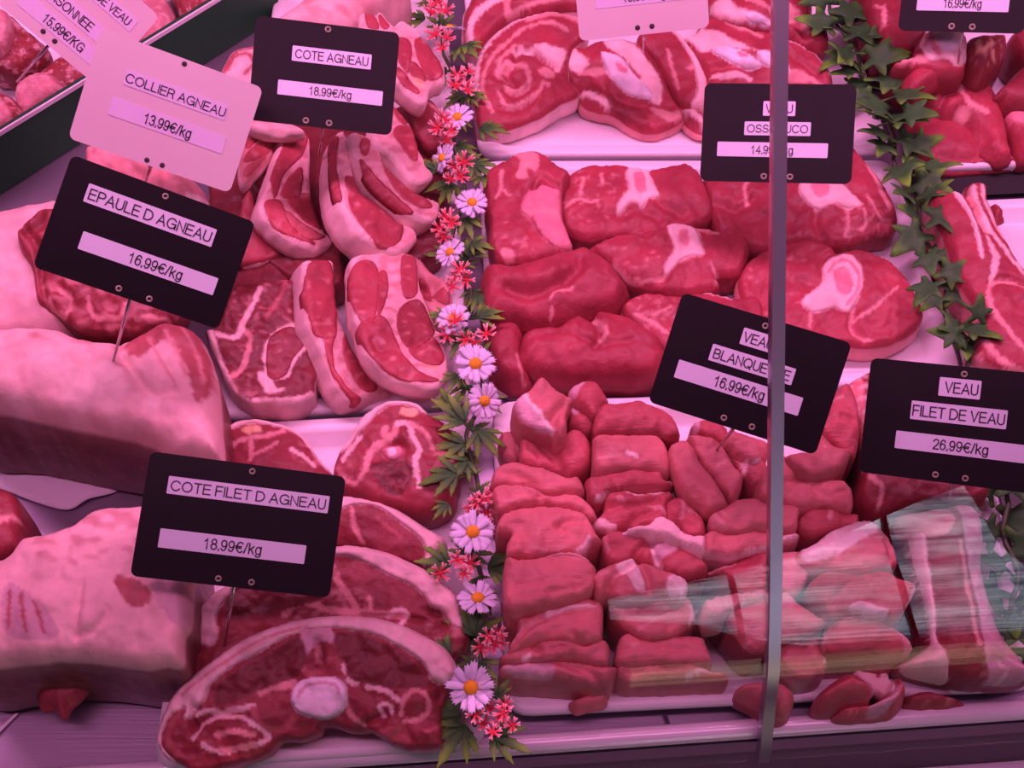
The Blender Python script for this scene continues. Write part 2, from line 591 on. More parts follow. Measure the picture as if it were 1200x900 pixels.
# seam of the deck plates, front left, and cross bar in front of the veal tray
sm = prism('trim_4', quad3([(-30, 880), (-26, 884), (22, 836), (18, 836)], 0.0), quad3([(-30, 880), (-26, 884), (22, 836), (18, 836)], 0.0015), M_RAIL)
tag(sm, 'narrow joint strip between two deck plates', None, None, 'structure')
sm = prism('trim_5', quad3([(777, 838), (782, 838), (790, 862), (785, 862)], 0.0), quad3([(777, 838), (782, 838), (790, 862), (785, 862)], 0.0015), M_DARK)
tag(sm, 'dark joint between deck plates in front of the cube tray', None, None, 'structure')
# black strip behind the veal rack, laid in as painted shade of the gap
st = prism('trim_6', quad3([(1078, 232), (1340, 220), (1330, 170), (1068, 180)], 0.0), quad3([(1078, 232), (1340, 220), (1330, 170), (1068, 180)], 0.006), M_BLACK)
tag(st, 'black strip painting the shade of the gap between the two right hand trays', None, None, 'structure')

st = prism('trim_11', quad3([(1146, 470), (1320, 455), (1380, 800), (1226, 812)], 0.0), quad3([(1146, 470), (1320, 455), (1380, 800), (1226, 812)], 0.002), M_BLACK)  # black sheet added to darken what shows between the ivy leaves
tag(st, 'added black sheet darkening the gaps under the lower end of the ivy', None, None, 'structure')
# dark green divider at the left
ga, gb = unz(np.array([[-60.0, 268], [330, 18]]), 0.0)
gd = (gb - ga) / np.linalg.norm(gb - ga)
gn = np.array([-gd[1], gd[0], 0.0])
gh = 0.038
def wallbox(name, a, b, n, th, z0, z1, mat, parent=None, origin=None):
    base = np.array([a, b, b + n * th, a + n * th]); base[:, 2] = z0
    top = base.copy(); top[:, 2] = z1
    return prism(name, base, top, mat, parent=parent, origin=origin)
dv = bevel(wallbox('divider_panel', ga, gb, gn, 0.005, 0.0, gh, M_GREEN))
tag(dv, 'dark green divider panel standing between the lamb and the pates', 'divider')
edge = wallbox('edge_strip', ga - gn * 0.0004, gb - gn * 0.0004, gn, 0.0012, gh - 0.0018, gh + 0.0008, M_TRAY, parent=dv, origin=np.array(dv.location))
edge['label'] = 'pale top edge'

# sheet of paper under the shoulder
def sheet(name, label, cat, P, z, mat, amp=0.002, sd=3):
    ring = smooth_closed(PX(P), 5)
    ar = 0.5 * np.sum(ring[:, 0] * np.roll(ring[:, 1], -1) - np.roll(ring[:, 0], -1) * ring[:, 1])
    if ar < 0:
        ring = ring[::-1].copy()
    V2, fc, ri = tri_fill(ring, 6, np.random.default_rng(sd))
    X = unz(V2, z)
    X[:, 2] += amp * (vnoise(V2, 0.03, sd) + 0.5)
    o = link_mesh(name, X, fc, mat, None, True, None, np.array([X[:, 0].mean(), X[:, 1].mean(), X[:, 2].min()]))
    s = o.modifiers.new('thickness', 'SOLIDIFY')
    s.thickness = 0.0006
    s.offset = -1
    return tag(o, label, cat)
def dish(name, label, P, zt, rim_px):
    ring = smooth_closed(PX(P), 5)
    if 0.5 * np.sum(ring[:, 0] * np.roll(ring[:, 1], -1) - np.roll(ring[:, 0], -1) * ring[:, 1]) < 0:
        ring = ring[::-1].copy()
    nr = np.roll(ring, -1, 0) - np.roll(ring, 1, 0)
    nr = np.stack([nr[:, 1], -nr[:, 0]], 1); nr /= np.linalg.norm(nr, axis=1, keepdims=True)
    rings = []
    for off, z in ((-6, 0.0), (0, zt - 0.004), (1, zt - 0.001), (-2, zt + 0.001), (-rim_px * 0.5, zt + 0.0012), (-rim_px, zt - 0.002), (-rim_px - 4, zt - 0.012)):
        q = unz(ring, zt); n3 = np.stack([nr[:, 0], -nr[:, 1], 0 * nr[:, 0]], 1)
        r_ = q + n3 * off * 0.0005
        r_[:, 2] = z
        rings.append(r_)
    n = len(ring)
    Fc = []
    for k in range(len(rings) - 1):
        for i in range(n):
            j = (i + 1) % n
            Fc.append((k * n + i, k * n + j, (k + 1) * n + j, (k + 1) * n + i))
    Fc.append(list(range((len(rings) - 1) * n, len(rings) * n))[::-1]); Fc.append(list(range(n)))
    V = np.vstack(rings)
    return tag(link_mesh(name, V, Fc, M_TRAY, None, True, None, np.array([V[:, 0].mean(), V[:, 1].mean(), 0])), label, 'dish')
dish('serving_dish', 'pale deep dish with rounded rim holding the pates behind the green divider', '-170,70 -75,186 0,138 22,122 45,107 70,94 88,86 98,80 112,60 150,22 215,-30 100,-120 -120,-100', 0.030, 12)
sheet('butcher_paper', 'white sheet of paper sticking out under the large lamb shoulder', 'paper', '-50,500 60,500 150,540 140,572 104,586 78,598 40,588 0,573 -50,560', 0.0022, M_PAPER, 0.0016)
sheet('tray_paper', 'white sheet of paper on the escalope tray beside the dark meat ball', 'paper', '1085,30 1180,35 1230,20 1240,120 1190,150 1140,150 1090,120', 0.0062, M_PAPER, 0.0012, 5)

# ------------------------------------------------------------------ meat
c1 = crop(240, 120, 4); c2 = crop(230, 290, 4); c3 = crop(540, 0, 1200 / 220); c4 = crop(760, 0, 1200 / 220)
c5 = crop(560, 160, 6); c6 = crop(720, 160, 6); c7 = crop(880, 160, 1200 / 220)
q2 = crop(300, 0, 4); q3 = crop(600, 0, 4); r1 = crop(0, 225, 4); r3 = crop(600, 225, 4); r4 = crop(900, 225, 4)
s1 = crop(0, 450, 4); s2 = crop(300, 450, 4); t1 = crop(0, 675, 4); t2 = crop(300, 675, 4)
b1 = crop(560, 430, 5); b2 = crop(760, 430, 5); b3 = crop(560, 580, 5); b4 = crop(760, 580, 5)
b5 = crop(560, 700, 5); b6 = crop(760, 700, 5); b7 = crop(960, 560, 5); b8 = crop(960, 720, 5)
d1 = crop(0, 0, 6); d2 = crop(230, 460, 3.75); d3 = crop(160, 660, 3.75); d4 = crop(340, 640, 5)
d5 = crop(0, 170, 1200 / 280); d6 = crop(440, 0, 7.5); d7 = crop(1000, 0, 6); d8 = crop(1060, 180, 1200 / 140)

# ---- terrines and pates behind the green divider
GP = 'coarse pates and sausages behind the green divider'
meat(d1, 'sausage', 'smooth pale sausage end face at the far left behind the pates', 'sausage', GP,
     '-90,60 20,50 62,100 76,180 62,280 12,372 -90,410', 0.058, None, (0.25, -0.5), 'pate', mat=MT, step=4, floor=0.019)
meat(d1, 'pate', 'coarse red meat loaf under the corner of the upper pale price card', 'pate', GP,
     '50,80 160,180 260,255 325,330 285,405 200,475 100,505 20,495 -60,490 -90,420 20,380 70,260', 0.046, None, (0.2, -0.4), 'pate_red', mat=MT, step=4, rough=0.003, freq=0.12, floor=0.019)
meat(d1, 'pate', 'round pink pate slice behind the pink tray rim', 'pate', GP,
     '100,600 200,510 300,493 385,520 432,590 442,625 360,680 260,750 180,800 110,740', 0.037, None, (0.1, -0.3), 'pate', side='pate_red', mat=MT, step=4, floor=0.019)
meat(d1, 'pate', 'pink pate slice with red rim at the left edge above the pink tray', 'pate', GP,
     '-90,640 40,645 95,690 140,760 155,800 60,870 -90,960', 0.038, None, (0.1, -0.3), 'pate', side='pate_red', feats=[('L', 26, 'pate_red', '-90,640 40,640 95,685 145,760 160,810')], mat=MT, step=4, floor=0.019)
meat(PX, 'pate', 'pink pate slice behind the right corner of the upper pale price card', 'pate', GP,
     '138,-35 176,-28 196,0 201,22 188,34 168,40 148,36 136,5', 0.036, None, (0, 0), 'pate', side='pate_red', mat=MT, step=4, floor=0.019)
meat(PX, 'pate', 'dark red coarse pate at the top above the green divider', 'pate', GP,
     '200,-45 268,-50 252,-6 234,3 218,10 206,0', 0.036, None, (0, 0), 'pate_red', mat=MT, step=4, rough=0.003, freq=0.12, floor=0.019)
meat(PX, 'pate', 'dark red pate in the shade between the two pale price cards', 'pate', GP,
     '40,92 62,70 84,58 108,82 100,98 74,104 54,112', 0.034, None, (0, -0.2), 'pate_red', mat=MT, step=4, floor=0.019)

# ---- lamb shoulders
GS = 'large lamb shoulder joints on the steel deck'
meat(PX, 'lamb_shoulder', 'large pale lamb joint at the left edge below the green divider', 'meat', GS,
     '-60,262 0,240 40,231 70,228 92,262 90,330 84,392 40,400 0,402 -60,402', 0.055, None, (0.05, -0.1), 'skin', side='lamb_deep', mat=MF, step=4, bulge=0.012, rr=0.012, r=22, rough=0.0016,
     feats=[('S', 'film', '-60,300 60,300 80,400 -60,400', 0.05, 0.05)], floor=0.0)
meat(PX, 'lamb_neck', 'dark red lamb neck with bony swirls behind the large epaule price card', 'meat', None,
     '20,266 45,244 70,234 80,220 98,186 104,166 170,168 232,215 244,250 232,310 216,352 200,374 165,388 130,388 95,386 62,362 42,348 36,312 22,287', 0.070, 0.022, (0.08, -0.22), 'lamb', side='lamb_deep', mat=ML, bulge=0.004, rough=0.003,
     feats=[('P', 'fat_pink', '96,186 108,160 170,165 270,230 282,262 240,262 180,230 120,200'), ('P', 'fat_pale', '220,228 250,236 264,250 250,258 226,246'),
            ('S', 'fat_pink', '50,330 60,372 130,390 200,380 210,350 120,330', 0.07, 0.02), ('L', 4, 'fat_pink', '58,350 62,362 78,368 84,352 70,340'),
            ('L', 4, 'fat_pink', '104,352 112,372 140,374 150,360'), ('L', 3, 'fat_pink', '160,374 180,372 196,374'), ('K', 5, 0.004, '30,270 45,290 48,320 52,350'), ('K', 6, 0.003, '60,240 52,262 30,272')], floor=0.0)
meat(PX, 'lamb_breast', 'rolled end of pale lamb beside the pale collier price card', 'meat', None,
     '257,88 263,70 272,58 300,51 322,62 324,98 290,106 266,102', 0.050, 0.02, (-0.1, -0.2), 'fat', mat=MF,
     feats=[('L', 3, 'lamb_pale', '268,84 276,70 292,66 298,78 288,90'), ('L', 3, 'lamb_pale', '262,92 268,74 280,62 300,56')], floor=0.0)
meat(PX, 'lamb_shank', 'pale lamb shank at the top behind the cote agneau price card', 'meat', None,
     '310,28 330,12 352,-6 372,-40 470,-40 458,0 440,14 420,26 400,44 350,52 322,48', 0.060, 0.05, (0.0, -0.25), 'skin', mat=MF, step=4, bulge=0.01, rr=0.012, r=20,
     feats=[('S', 'lamb_pale', '360,5 440,0 420,30 370,30', 0.06, 0.0)], floor=0.0)
meat(PX, 'lamb_shoulder', 'large pale lamb shoulder with the pin of the epaule price card in it', 'meat', GS,
     '-70,383 0,381 25,379 65,381 95,392 140,397 160,389 190,373 215,377 233,387 244,408 253,442 256,487 259,533 240,533 205,530 180,513 150,502 100,492 50,482 0,471 -70,460', 0.070, None, (0.04, -0.05), 'skin', side='lamb_brown', mat=MF, step=4, bulge=0.008, rr=0.010, r=16, rough=0.0016, puff=1.0,
     feats=[('P', 'lamb_pale', '150,410 190,376 222,380 240,400 250,440 246,462 232,478 222,440 200,410 180,420 166,430'), ('L', 4, 'fat_pink', '196,395 212,425 222,450'), ('L', 3, 'fat_pink', '214,388 232,420 240,450'), ('L', 3, 'fat_pink', '178,404 190,430 210,462'),
            ('S', 'lamb_pale', '0,380 70,382 140,402 150,440 60,410 0,400', 0.05, 0.1), ('K', 4, 0.002, '140,402 142,420 150,432'), ('K', 6, 0.003, '150,432 180,470 210,470'), ('S', 'fat_pale', '-70,420 100,420 200,500 -70,470', 0.03, 0.0)], floor=0.0)
meat(PX, 'lamb_shoulder', 'large pale lamb shoulder at the lower left beside the cote filet price card', 'meat', GS,
     '-70,650 0,650 22,626 50,621 82,611 97,598 120,590 170,588 215,600 226,640 223,690 220,727 212,740 210,772 190,772 170,776 140,772 100,767 60,766 12,771 -70,769', 0.058, None, (0.03, -0.03), 'skin', side='lamb_brown', mat=MF, step=4, bulge=0.006, rr=0.008, r=14, rough=0.0016, puff=1.0,
     feats=[('P', 'film', '8,700 20,690 50,712 66,730 70,748 40,752 10,744'), ('S', 'lamb_pale', '40,620 150,600 170,650 130,675 50,660', 0.06, 0.02), ('P', 'lamb_pale', '138,682 160,684 180,700 174,716 150,712'),
            ('P', 'film', '180,690 222,690 218,730 200,728'), ('L', 3, 'lamb_pale', '16,700 14,740'), ('L', 3, 'lamb_pale', '30,704 34,744'), ('L', 3, 'lamb_pale', '46,712 54,744'),
            ('K', 3, 0.002, '92,748 112,744 126,730 130,718'), ('U', '112,735', 16, 0.003), ('K', 4, 0.002, '100,690 96,720 90,748')], floor=0.0)
meat(PX, 'lamb_trimming', 'small dark red lamb trimming at the left edge between the two shoulders', 'meat', None,
     '-50,565 4,570 20,588 19,612 15,642 -50,650', 0.045, None, (0, 0), 'lamb', mat=ML, step=4, feats=[('L', 5, 'fat_pink', '0,612 18,606')], floor=0.0)
meat(PX, 'lamb_trimming', 'small dark flap of lamb hanging in front of the lower left shoulder', 'meat', None,
     '46,800 74,796 100,803 92,815 80,826 72,838 62,828 46,826', 0.018, 0.006, (0, 0), 'lamb', mat=ML, step=3, rr=0.002, floor=0.0)

# ---- lamb rib chops
GL = 'lamb rib chops fanned out on the white tray'
def chop(cr, label, out, z, t, leans, tilt=(0.55, 0.05), extra=(), base='fat_soft', name='lamb_chop', mat=None, **kw):
    f = list(extra)
    if base == 'fat_soft':
        f.append(('S', 'lamb_pale', out, 0.09, 0.0))
        f.append(('L', 5, 'fat', out + ' ' + out.split()[0]))
    for k, (ck, o) in enumerate(leans):
        q_ = pts(o); q_ = q_.mean(0) + (q_ - q_.mean(0)) * 1.17
        o = ' '.join('%.1f,%.1f' % tuple(v) for v in q_)
        f.append(('C', 'lean_meat', {'lamb': 'rosy', 'lamb_deep': 'lamb'}.get(ck, ck), o, 0.0, ML, [('S', 'fat_pink', o, 0.10, 0.30)]))
    kw.setdefault('side', 'fat')
    if t and t > 0.0085 and tilt == (0.55, 0.05):
        t, tilt = t * 1.45, (0.68, 0.02)
    kw.setdefault('rr', 0.0018); kw.setdefault('r', 4); kw.setdefault('bulge', 0.001); kw.setdefault('puff', 1.2)
    return meat(cr, name, label, 'meat', GL, out, z, t, tilt, base, feats=f, mat=mat or MF, step=2.6, **kw)

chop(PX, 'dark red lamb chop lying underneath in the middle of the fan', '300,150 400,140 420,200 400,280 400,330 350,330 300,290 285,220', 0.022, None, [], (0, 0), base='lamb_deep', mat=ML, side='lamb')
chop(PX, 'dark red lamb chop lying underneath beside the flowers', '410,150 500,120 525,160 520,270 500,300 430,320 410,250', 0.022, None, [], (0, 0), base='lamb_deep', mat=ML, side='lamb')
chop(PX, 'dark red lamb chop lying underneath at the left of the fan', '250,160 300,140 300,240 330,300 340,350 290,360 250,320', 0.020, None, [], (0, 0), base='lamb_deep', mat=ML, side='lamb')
chop(c2, 'lamb chop with hollow bony end at the right of the tray under the flowers', '1030,30 1100,110 1170,150 1200,260 1190,380 1110,330 1050,240 1020,150', 0.020, 0.010,
     [('lamb', '1050,150 1090,180 1100,250 1060,220'), ('lamb', '1110,210 1170,200 1180,260 1130,250')], (0, 0), base='fat_pink', extra=[('K', 8, 0.006, '1050,175 1090,200 1110,170')])
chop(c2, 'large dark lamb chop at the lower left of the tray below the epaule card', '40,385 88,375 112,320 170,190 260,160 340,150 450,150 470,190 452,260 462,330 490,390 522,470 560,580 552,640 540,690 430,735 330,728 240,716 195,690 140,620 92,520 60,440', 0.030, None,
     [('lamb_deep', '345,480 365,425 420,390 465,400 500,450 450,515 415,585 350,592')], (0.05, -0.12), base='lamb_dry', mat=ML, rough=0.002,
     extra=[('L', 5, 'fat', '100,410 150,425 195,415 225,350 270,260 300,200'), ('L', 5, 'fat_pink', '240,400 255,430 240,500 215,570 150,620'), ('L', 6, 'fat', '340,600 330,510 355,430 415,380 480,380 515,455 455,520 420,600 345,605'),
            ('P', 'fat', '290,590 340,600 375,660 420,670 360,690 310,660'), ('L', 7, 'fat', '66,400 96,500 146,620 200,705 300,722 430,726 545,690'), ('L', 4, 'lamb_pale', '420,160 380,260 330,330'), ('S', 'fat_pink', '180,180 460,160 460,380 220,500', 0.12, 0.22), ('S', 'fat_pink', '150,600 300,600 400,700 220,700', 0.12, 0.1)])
chop(c2, 'narrow lamb chop with oval eye in the front row left of the large front chop', '500,72 512,200 520,330 560,420 598,500 640,600 680,665 745,715 860,700 945,688 900,640 800,560 740,480 700,400 660,250 650,120 640,62 560,58', 0.030, 0.011,
     [('lamb', '532,110 590,82 628,130 642,260 638,395 600,405 562,385 530,300 518,211'), ('lamb', '605,432 650,440 640,480 650,570 700,650 760,690 740,705 690,660 650,600 620,520'), ('lamb', '700,430 730,500 800,590 830,650 780,660 720,590 690,500')],
     extra=[('L', 3, 'lamb_pale', '580,130 590,260 600,380')])
chop(c2, 'broad lamb chop at the front right of the tray with two round eyes', '740,40 728,150 738,300 760,365 790,460 840,540 920,600 1040,645 1150,650 1182,580 1172,480 1130,380 1085,260 1045,160 1035,40 900,20', 0.036, 0.012,
     [('lamb', '742,112 820,92 843,160 832,300 815,345 790,345 757,300 734,220'), ('lamb', '852,142 882,132 892,200 876,270 850,312 845,240'), ('lamb_deep', '952,330 990,275 1048,275 1086,340 1100,400 1060,445 1000,465 962,420'),
      ('lamb', '785,385 860,352 905,380 935,450 965,510 1030,570 1110,605 1000,608 900,568 820,480'), ('lamb', '970,60 1020,60 1030,200 985,230 962,180'), ('lamb', '1005,485 1095,435 1150,500 1130,545 1050,530')], (0.42, 0.05),
     extra=[('K', 4, 0.002, '830,430 850,470 870,480'), ('P', 'fat_tan', '1060,540 1120,540 1140,570 1080,570')])
chop(c1, 'lamb chop half hidden by the epaule price card with thick fat edge', '120,640 150,560 185,440 215,410 250,520 300,620 350,690 335,715 245,755 170,758 120,740', 0.030, 0.013,
     [('lamb', '150,620 190,470 215,440 250,540 300,640 335,685 240,730 150,730')], (0.2, -0.25))
chop(c1, 'small lamb chop end at the left of the tray under the collier price card', '172,240 200,170 240,140 330,138 342,190 300,262 252,312 200,372 176,362 168,300', 0.042, 0.010,
     [('lamb', '200,190 250,150 320,150 250,180 210,220'), ('lamb', '190,270 250,200 320,180 290,240 220,280'), ('lamb_pale', '190,320 240,280 280,260 240,310 200,350')], (0.3, 0.0), base='fat_pink')
chop(c1, 'small meat tip between the left chops', '222,330 280,308 305,360 262,392 228,362', 0.030, 0.01, [], (0, 0), base='lamb_pale', mat=MV)
chop(c1, 'pale strip of lamb fat just below the cote agneau price card', '190,70 350,75 460,120 440,140 350,145 260,135 200,110', 0.052, 0.008, [], (0.1, -0.1))
chop(c1, 'narrow lamb chop with two long red strips left of the curved middle chop', '382,135 440,128 492,165 498,260 498,330 504,440 510,480 545,570 605,640 600,672 530,695 430,655 340,590 285,530 262,490 288,400 328,280 358,190', 0.036, 0.0095,
     [('lamb', '388,162 450,150 468,180 440,260 372,330 338,425 326,415 320,340 366,225'), ('lamb', '402,450 495,450 535,575 500,575 442,538 398,490'), ('lamb', '292,490 350,482 402,580 495,655 440,638 340,580'), ('lamb_pale', '375,522 440,562 520,610 555,622 500,645 432,608'), ('lamb', '388,370 445,322 448,400 428,445 362,440')])
chop(c1, 'large curved lamb chop with broad fat edge in the middle of the fan', '625,160 610,290 622,430 665,540 740,625 830,682 905,716 952,684 1000,642 976,590 900,558 800,488 732,420 702,350 682,270 664,165 645,130', 0.048, 0.0135,
     [('lamb', '690,452 760,448 868,532 906,590 886,648 830,665 772,618 722,558 692,500'), ('lamb', '604,190 626,182 616,300 636,435 616,415 604,330'), ('lamb', '660,360 700,370 712,430 690,436 664,400')],
     extra=[('L', 3, 'fat_pale', '740,540 790,600 840,620')])
chop(c1, 'slim lamb chop right of the curved middle chop', '688,140 740,146 800,198 852,298 930,378 1010,430 1102,470 1092,540 1052,560 960,522 870,452 790,372 740,300 705,230 680,180', 0.046, 0.011,
     [('lamb', '852,312 930,392 1010,442 1048,480 1000,488 920,438 872,380'), ('lamb', '732,182 768,184 760,240 738,240'), ('lamb', '745,284 800,352 880,432 955,500 930,498 850,438 782,368')])
chop(c1, 'lamb chop at the upper right of the fan half under the cote agneau card', '850,0 925,50 975,118 1002,200 1042,290 1076,345 1012,380 950,342 890,272 830,216 792,150', 0.047, 0.010,
     [('lamb', '900,130 968,127 988,190 983,265 940,238 892,170'), ('lamb', '882,30 930,62 943,98 912,92')])
chop(PX, 'dark red lamb end beside the flowers at the upper right of the fan', '480,108 505,116 517,138 523,162 502,172 486,152', 0.036, 0.012, [], (0, -0.2), base='lamb', mat=ML, side='lamb', extra=[('L', 3, 'fat_pink', '502,122 514,130 516,142')])
chop(d6, 'pale lamb chop tip standing above the top right corner of the cote agneau card', '-150,150 -100,100 0,130 40,95 110,170 160,220 172,275 100,330 -100,330', 0.064, 0.012,
     [('lamb', '30,150 60,150 120,240 60,250'), ('lamb', '-80,140 -10,160 20,250 -60,240')], (0.1, -0.2))
chop(d6, 'lamb chop with large red eye at the top right beside the flower garland', '100,240 165,225 230,172 350,240 430,340 520,440 600,560 615,690 560,722 480,782 460,880 415,900 330,850 220,760 160,690 100,600', 0.058, 0.013,
     [('lamb', '362,382 430,365 480,452 538,542 572,638 500,685 442,672 392,560 362,470'), ('lamb', '195,372 265,372 305,440 296,560 268,630 205,520'), ('lamb', '302,592 340,565 405,640 432,712 382,690 312,655'), ('lamb', '180,600 280,690 370,800 330,800 220,720')], (0.35, -0.05),
     extra=[('P', 'fat_tan', '330,690 400,690 430,760 400,800')])

# ---- lamb neck slices and saddle chops
meat(d2, 'lamb_neck_slice', 'round lamb neck slice behind the top of the cote filet price card', 'meat', 'two round lamb neck slices',
     '95,215 112,162 180,122 260,112 350,130 430,155 482,200 540,280 590,345 560,420 400,460 200,440 110,380 93,290', 0.026, None, (0, 0.05), 'lamb', side='lamb', mat=ML,
     feats=[('C', 'fat_rim', 'fat', '93,230 112,160 180,120 260,110 350,128 430,153 482,198 540,278 592,345 560,330 500,250 440,185 350,155 260,142 190,150 130,190 118,260', 0.0012, MF, ()), ('P', 'fat_tan', '192,162 265,152 288,175 230,190'),
            ('L', 4, 'fat_pink', '240,205 245,250 240,310'), ('L', 4, 'fat_pink', '240,210 190,225 150,245'), ('L', 4, 'fat_pink', '240,210 320,200 385,175'), ('L', 3, 'fat_pink', '250,290 320,262 360,230'), ('L', 3, 'fat', '420,260 470,290 520,330'), ('S', 'fat_pink', '400,180 560,300 580,360 430,300', 0.1, 0.1)])
meat(d2, 'lamb_neck_slice', 'round lamb neck slice with vertebra and red marrow left of the flowers', 'meat', 'two round lamb neck slices',
     '600,335 620,262 680,182 720,112 780,60 870,30 960,40 1020,80 1085,120 1135,180 1152,260 1142,380 1120,465 1030,515 950,508 880,490 760,465 662,428 612,400', 0.027, None, (0, -0.08), 'lamb', side='lamb', mat=ML, rough=0.002,
     feats=[('C', 'fat_rim', 'fat', '622,255 680,180 718,110 780,58 870,28 960,38 1020,78 1000,95 940,62 860,62 800,88 760,140 700,200 650,260', 0.0012, MF, ()), ('P', 'fat_tan', '892,82 930,66 978,86 950,110 905,104'),
            ('P', 'spongy', '765,332 800,312 925,322 952,380 918,438 860,450 795,400'), ('S', 'lamb_pale', '780,340 930,330 920,440 800,430', 0.2, 0.1),
            ('L', 6, 'fat_pink', '885,145 860,205 775,258 752,335 740,350'), ('L', 5, 'fat', '885,145 935,150 952,210 985,262 965,320 985,420'), ('L', 5, 'fat_pink', '835,165 820,195 850,190'), ('L', 4, 'fat_pink', '940,140 1010,190 1040,250'), ('L', 4, 'fat', '650,300 690,240 720,200'), ('L', 3, 'fat_pink', '640,380 700,400 740,350'),
            ('S', 'fat_pink', '1050,240 1140,240 1110,420 1040,400', 0.1, 0.0), ('S', 'fat_pink', '610,300 680,220 690,400 620,400', 0.1, 0.15), ('K', 4, 0.003, '845,245 890,236 920,255'),
            ('C', 'vertebra', 'marrow', '820,275 835,245 870,238 905,250 915,285 885,308 845,305', 0.002, MB, [('P', 'bone_pale', '845,262 880,255 885,290 860,300 848,285')])])
GC = 'lamb saddle chops at the front left'
meat(d2, 'lamb_saddle_chop', 'rearmost lamb saddle chop with thick white fat right of the cote filet card', 'meat', GC,
     '630,455 760,470 880,512 1000,588 1092,650 1055,745 1000,772 800,722 640,690 470,690 470,500', 0.030, 0.016, (0.0, -0.25), 'lamb', side='fat', mat=ML, rr=0.003, r=6,
     feats=[('C', 'fat_cap', 'fat', '632,453 760,468 882,510 1002,586 1094,650 1057,747 1000,774 1005,745 1012,705 980,640 880,562 800,505 700,498 630,515', 0.0012, MF, ()), ('L', 4, 'fat_pink', '690,520 700,600 735,665'), ('L', 3, 'lamb_pale', '800,560 900,640')])
meat(PX, 'lamb_saddle_chop', 'middle lamb saddle chop with the pin of the cote filet card in it', 'meat', GC,
     '214,797 211,767 213,748 224,724 245,700 262,688 300,664 340,650 394,641 410,640 426,642 452,648 476,658 500,670 520,686 534,700 541,724 547,740 545,756 530,772 500,800 400,800 300,810 240,815', 0.029, 0.010, (0.0, -0.30), 'lamb', side='lamb_pale', mat=ML, rr=0.003, r=6, rough=0.0015,
     feats=[('C', 'fat_cap', 'fat', '212,800 209,767 211,748 222,724 243,700 260,687 300,662 340,648 394,639 410,638 426,640 452,646 476,656 500,668 520,684 536,700 543,724 540,736 528,730 516,715 506,711 500,702 484,687 460,676 436,663 412,653 392,652 340,664 300,678 276,692 262,708 254,728 258,742 250,758 236,757 226,768 222,800', 0.0014, MF, [('S', 'fat_pink', '260,690 540,690 540,760 210,790', 0.06, 0.15)]),
            ('L', 7, 'fat_pink', '390,666 398,682 408,698 418,712'), ('L', 7, 'fat_pink', '335,720 358,706 380,714 402,718 440,720 478,722'), ('L', 4, 'fat', '455,722 470,716 478,722 470,732'), ('S', 'fat_pink', '325,700 420,690 440,725 340,730', 0.12, 0.05), ('S', 'fat_pink', '500,730 545,720 540,770 500,780', 0.12, 0.0),
            ('K', 6, 0.006, '508,718 518,722 520,730'), ('K', 3, 0.003, '424,724 470,724 500,728'), ('L', 3, 'fat_pink', '434,700 436,720'), ('P', 'lamb_deep', '272,690 330,672 388,668 380,702 330,716 300,722 268,724')])
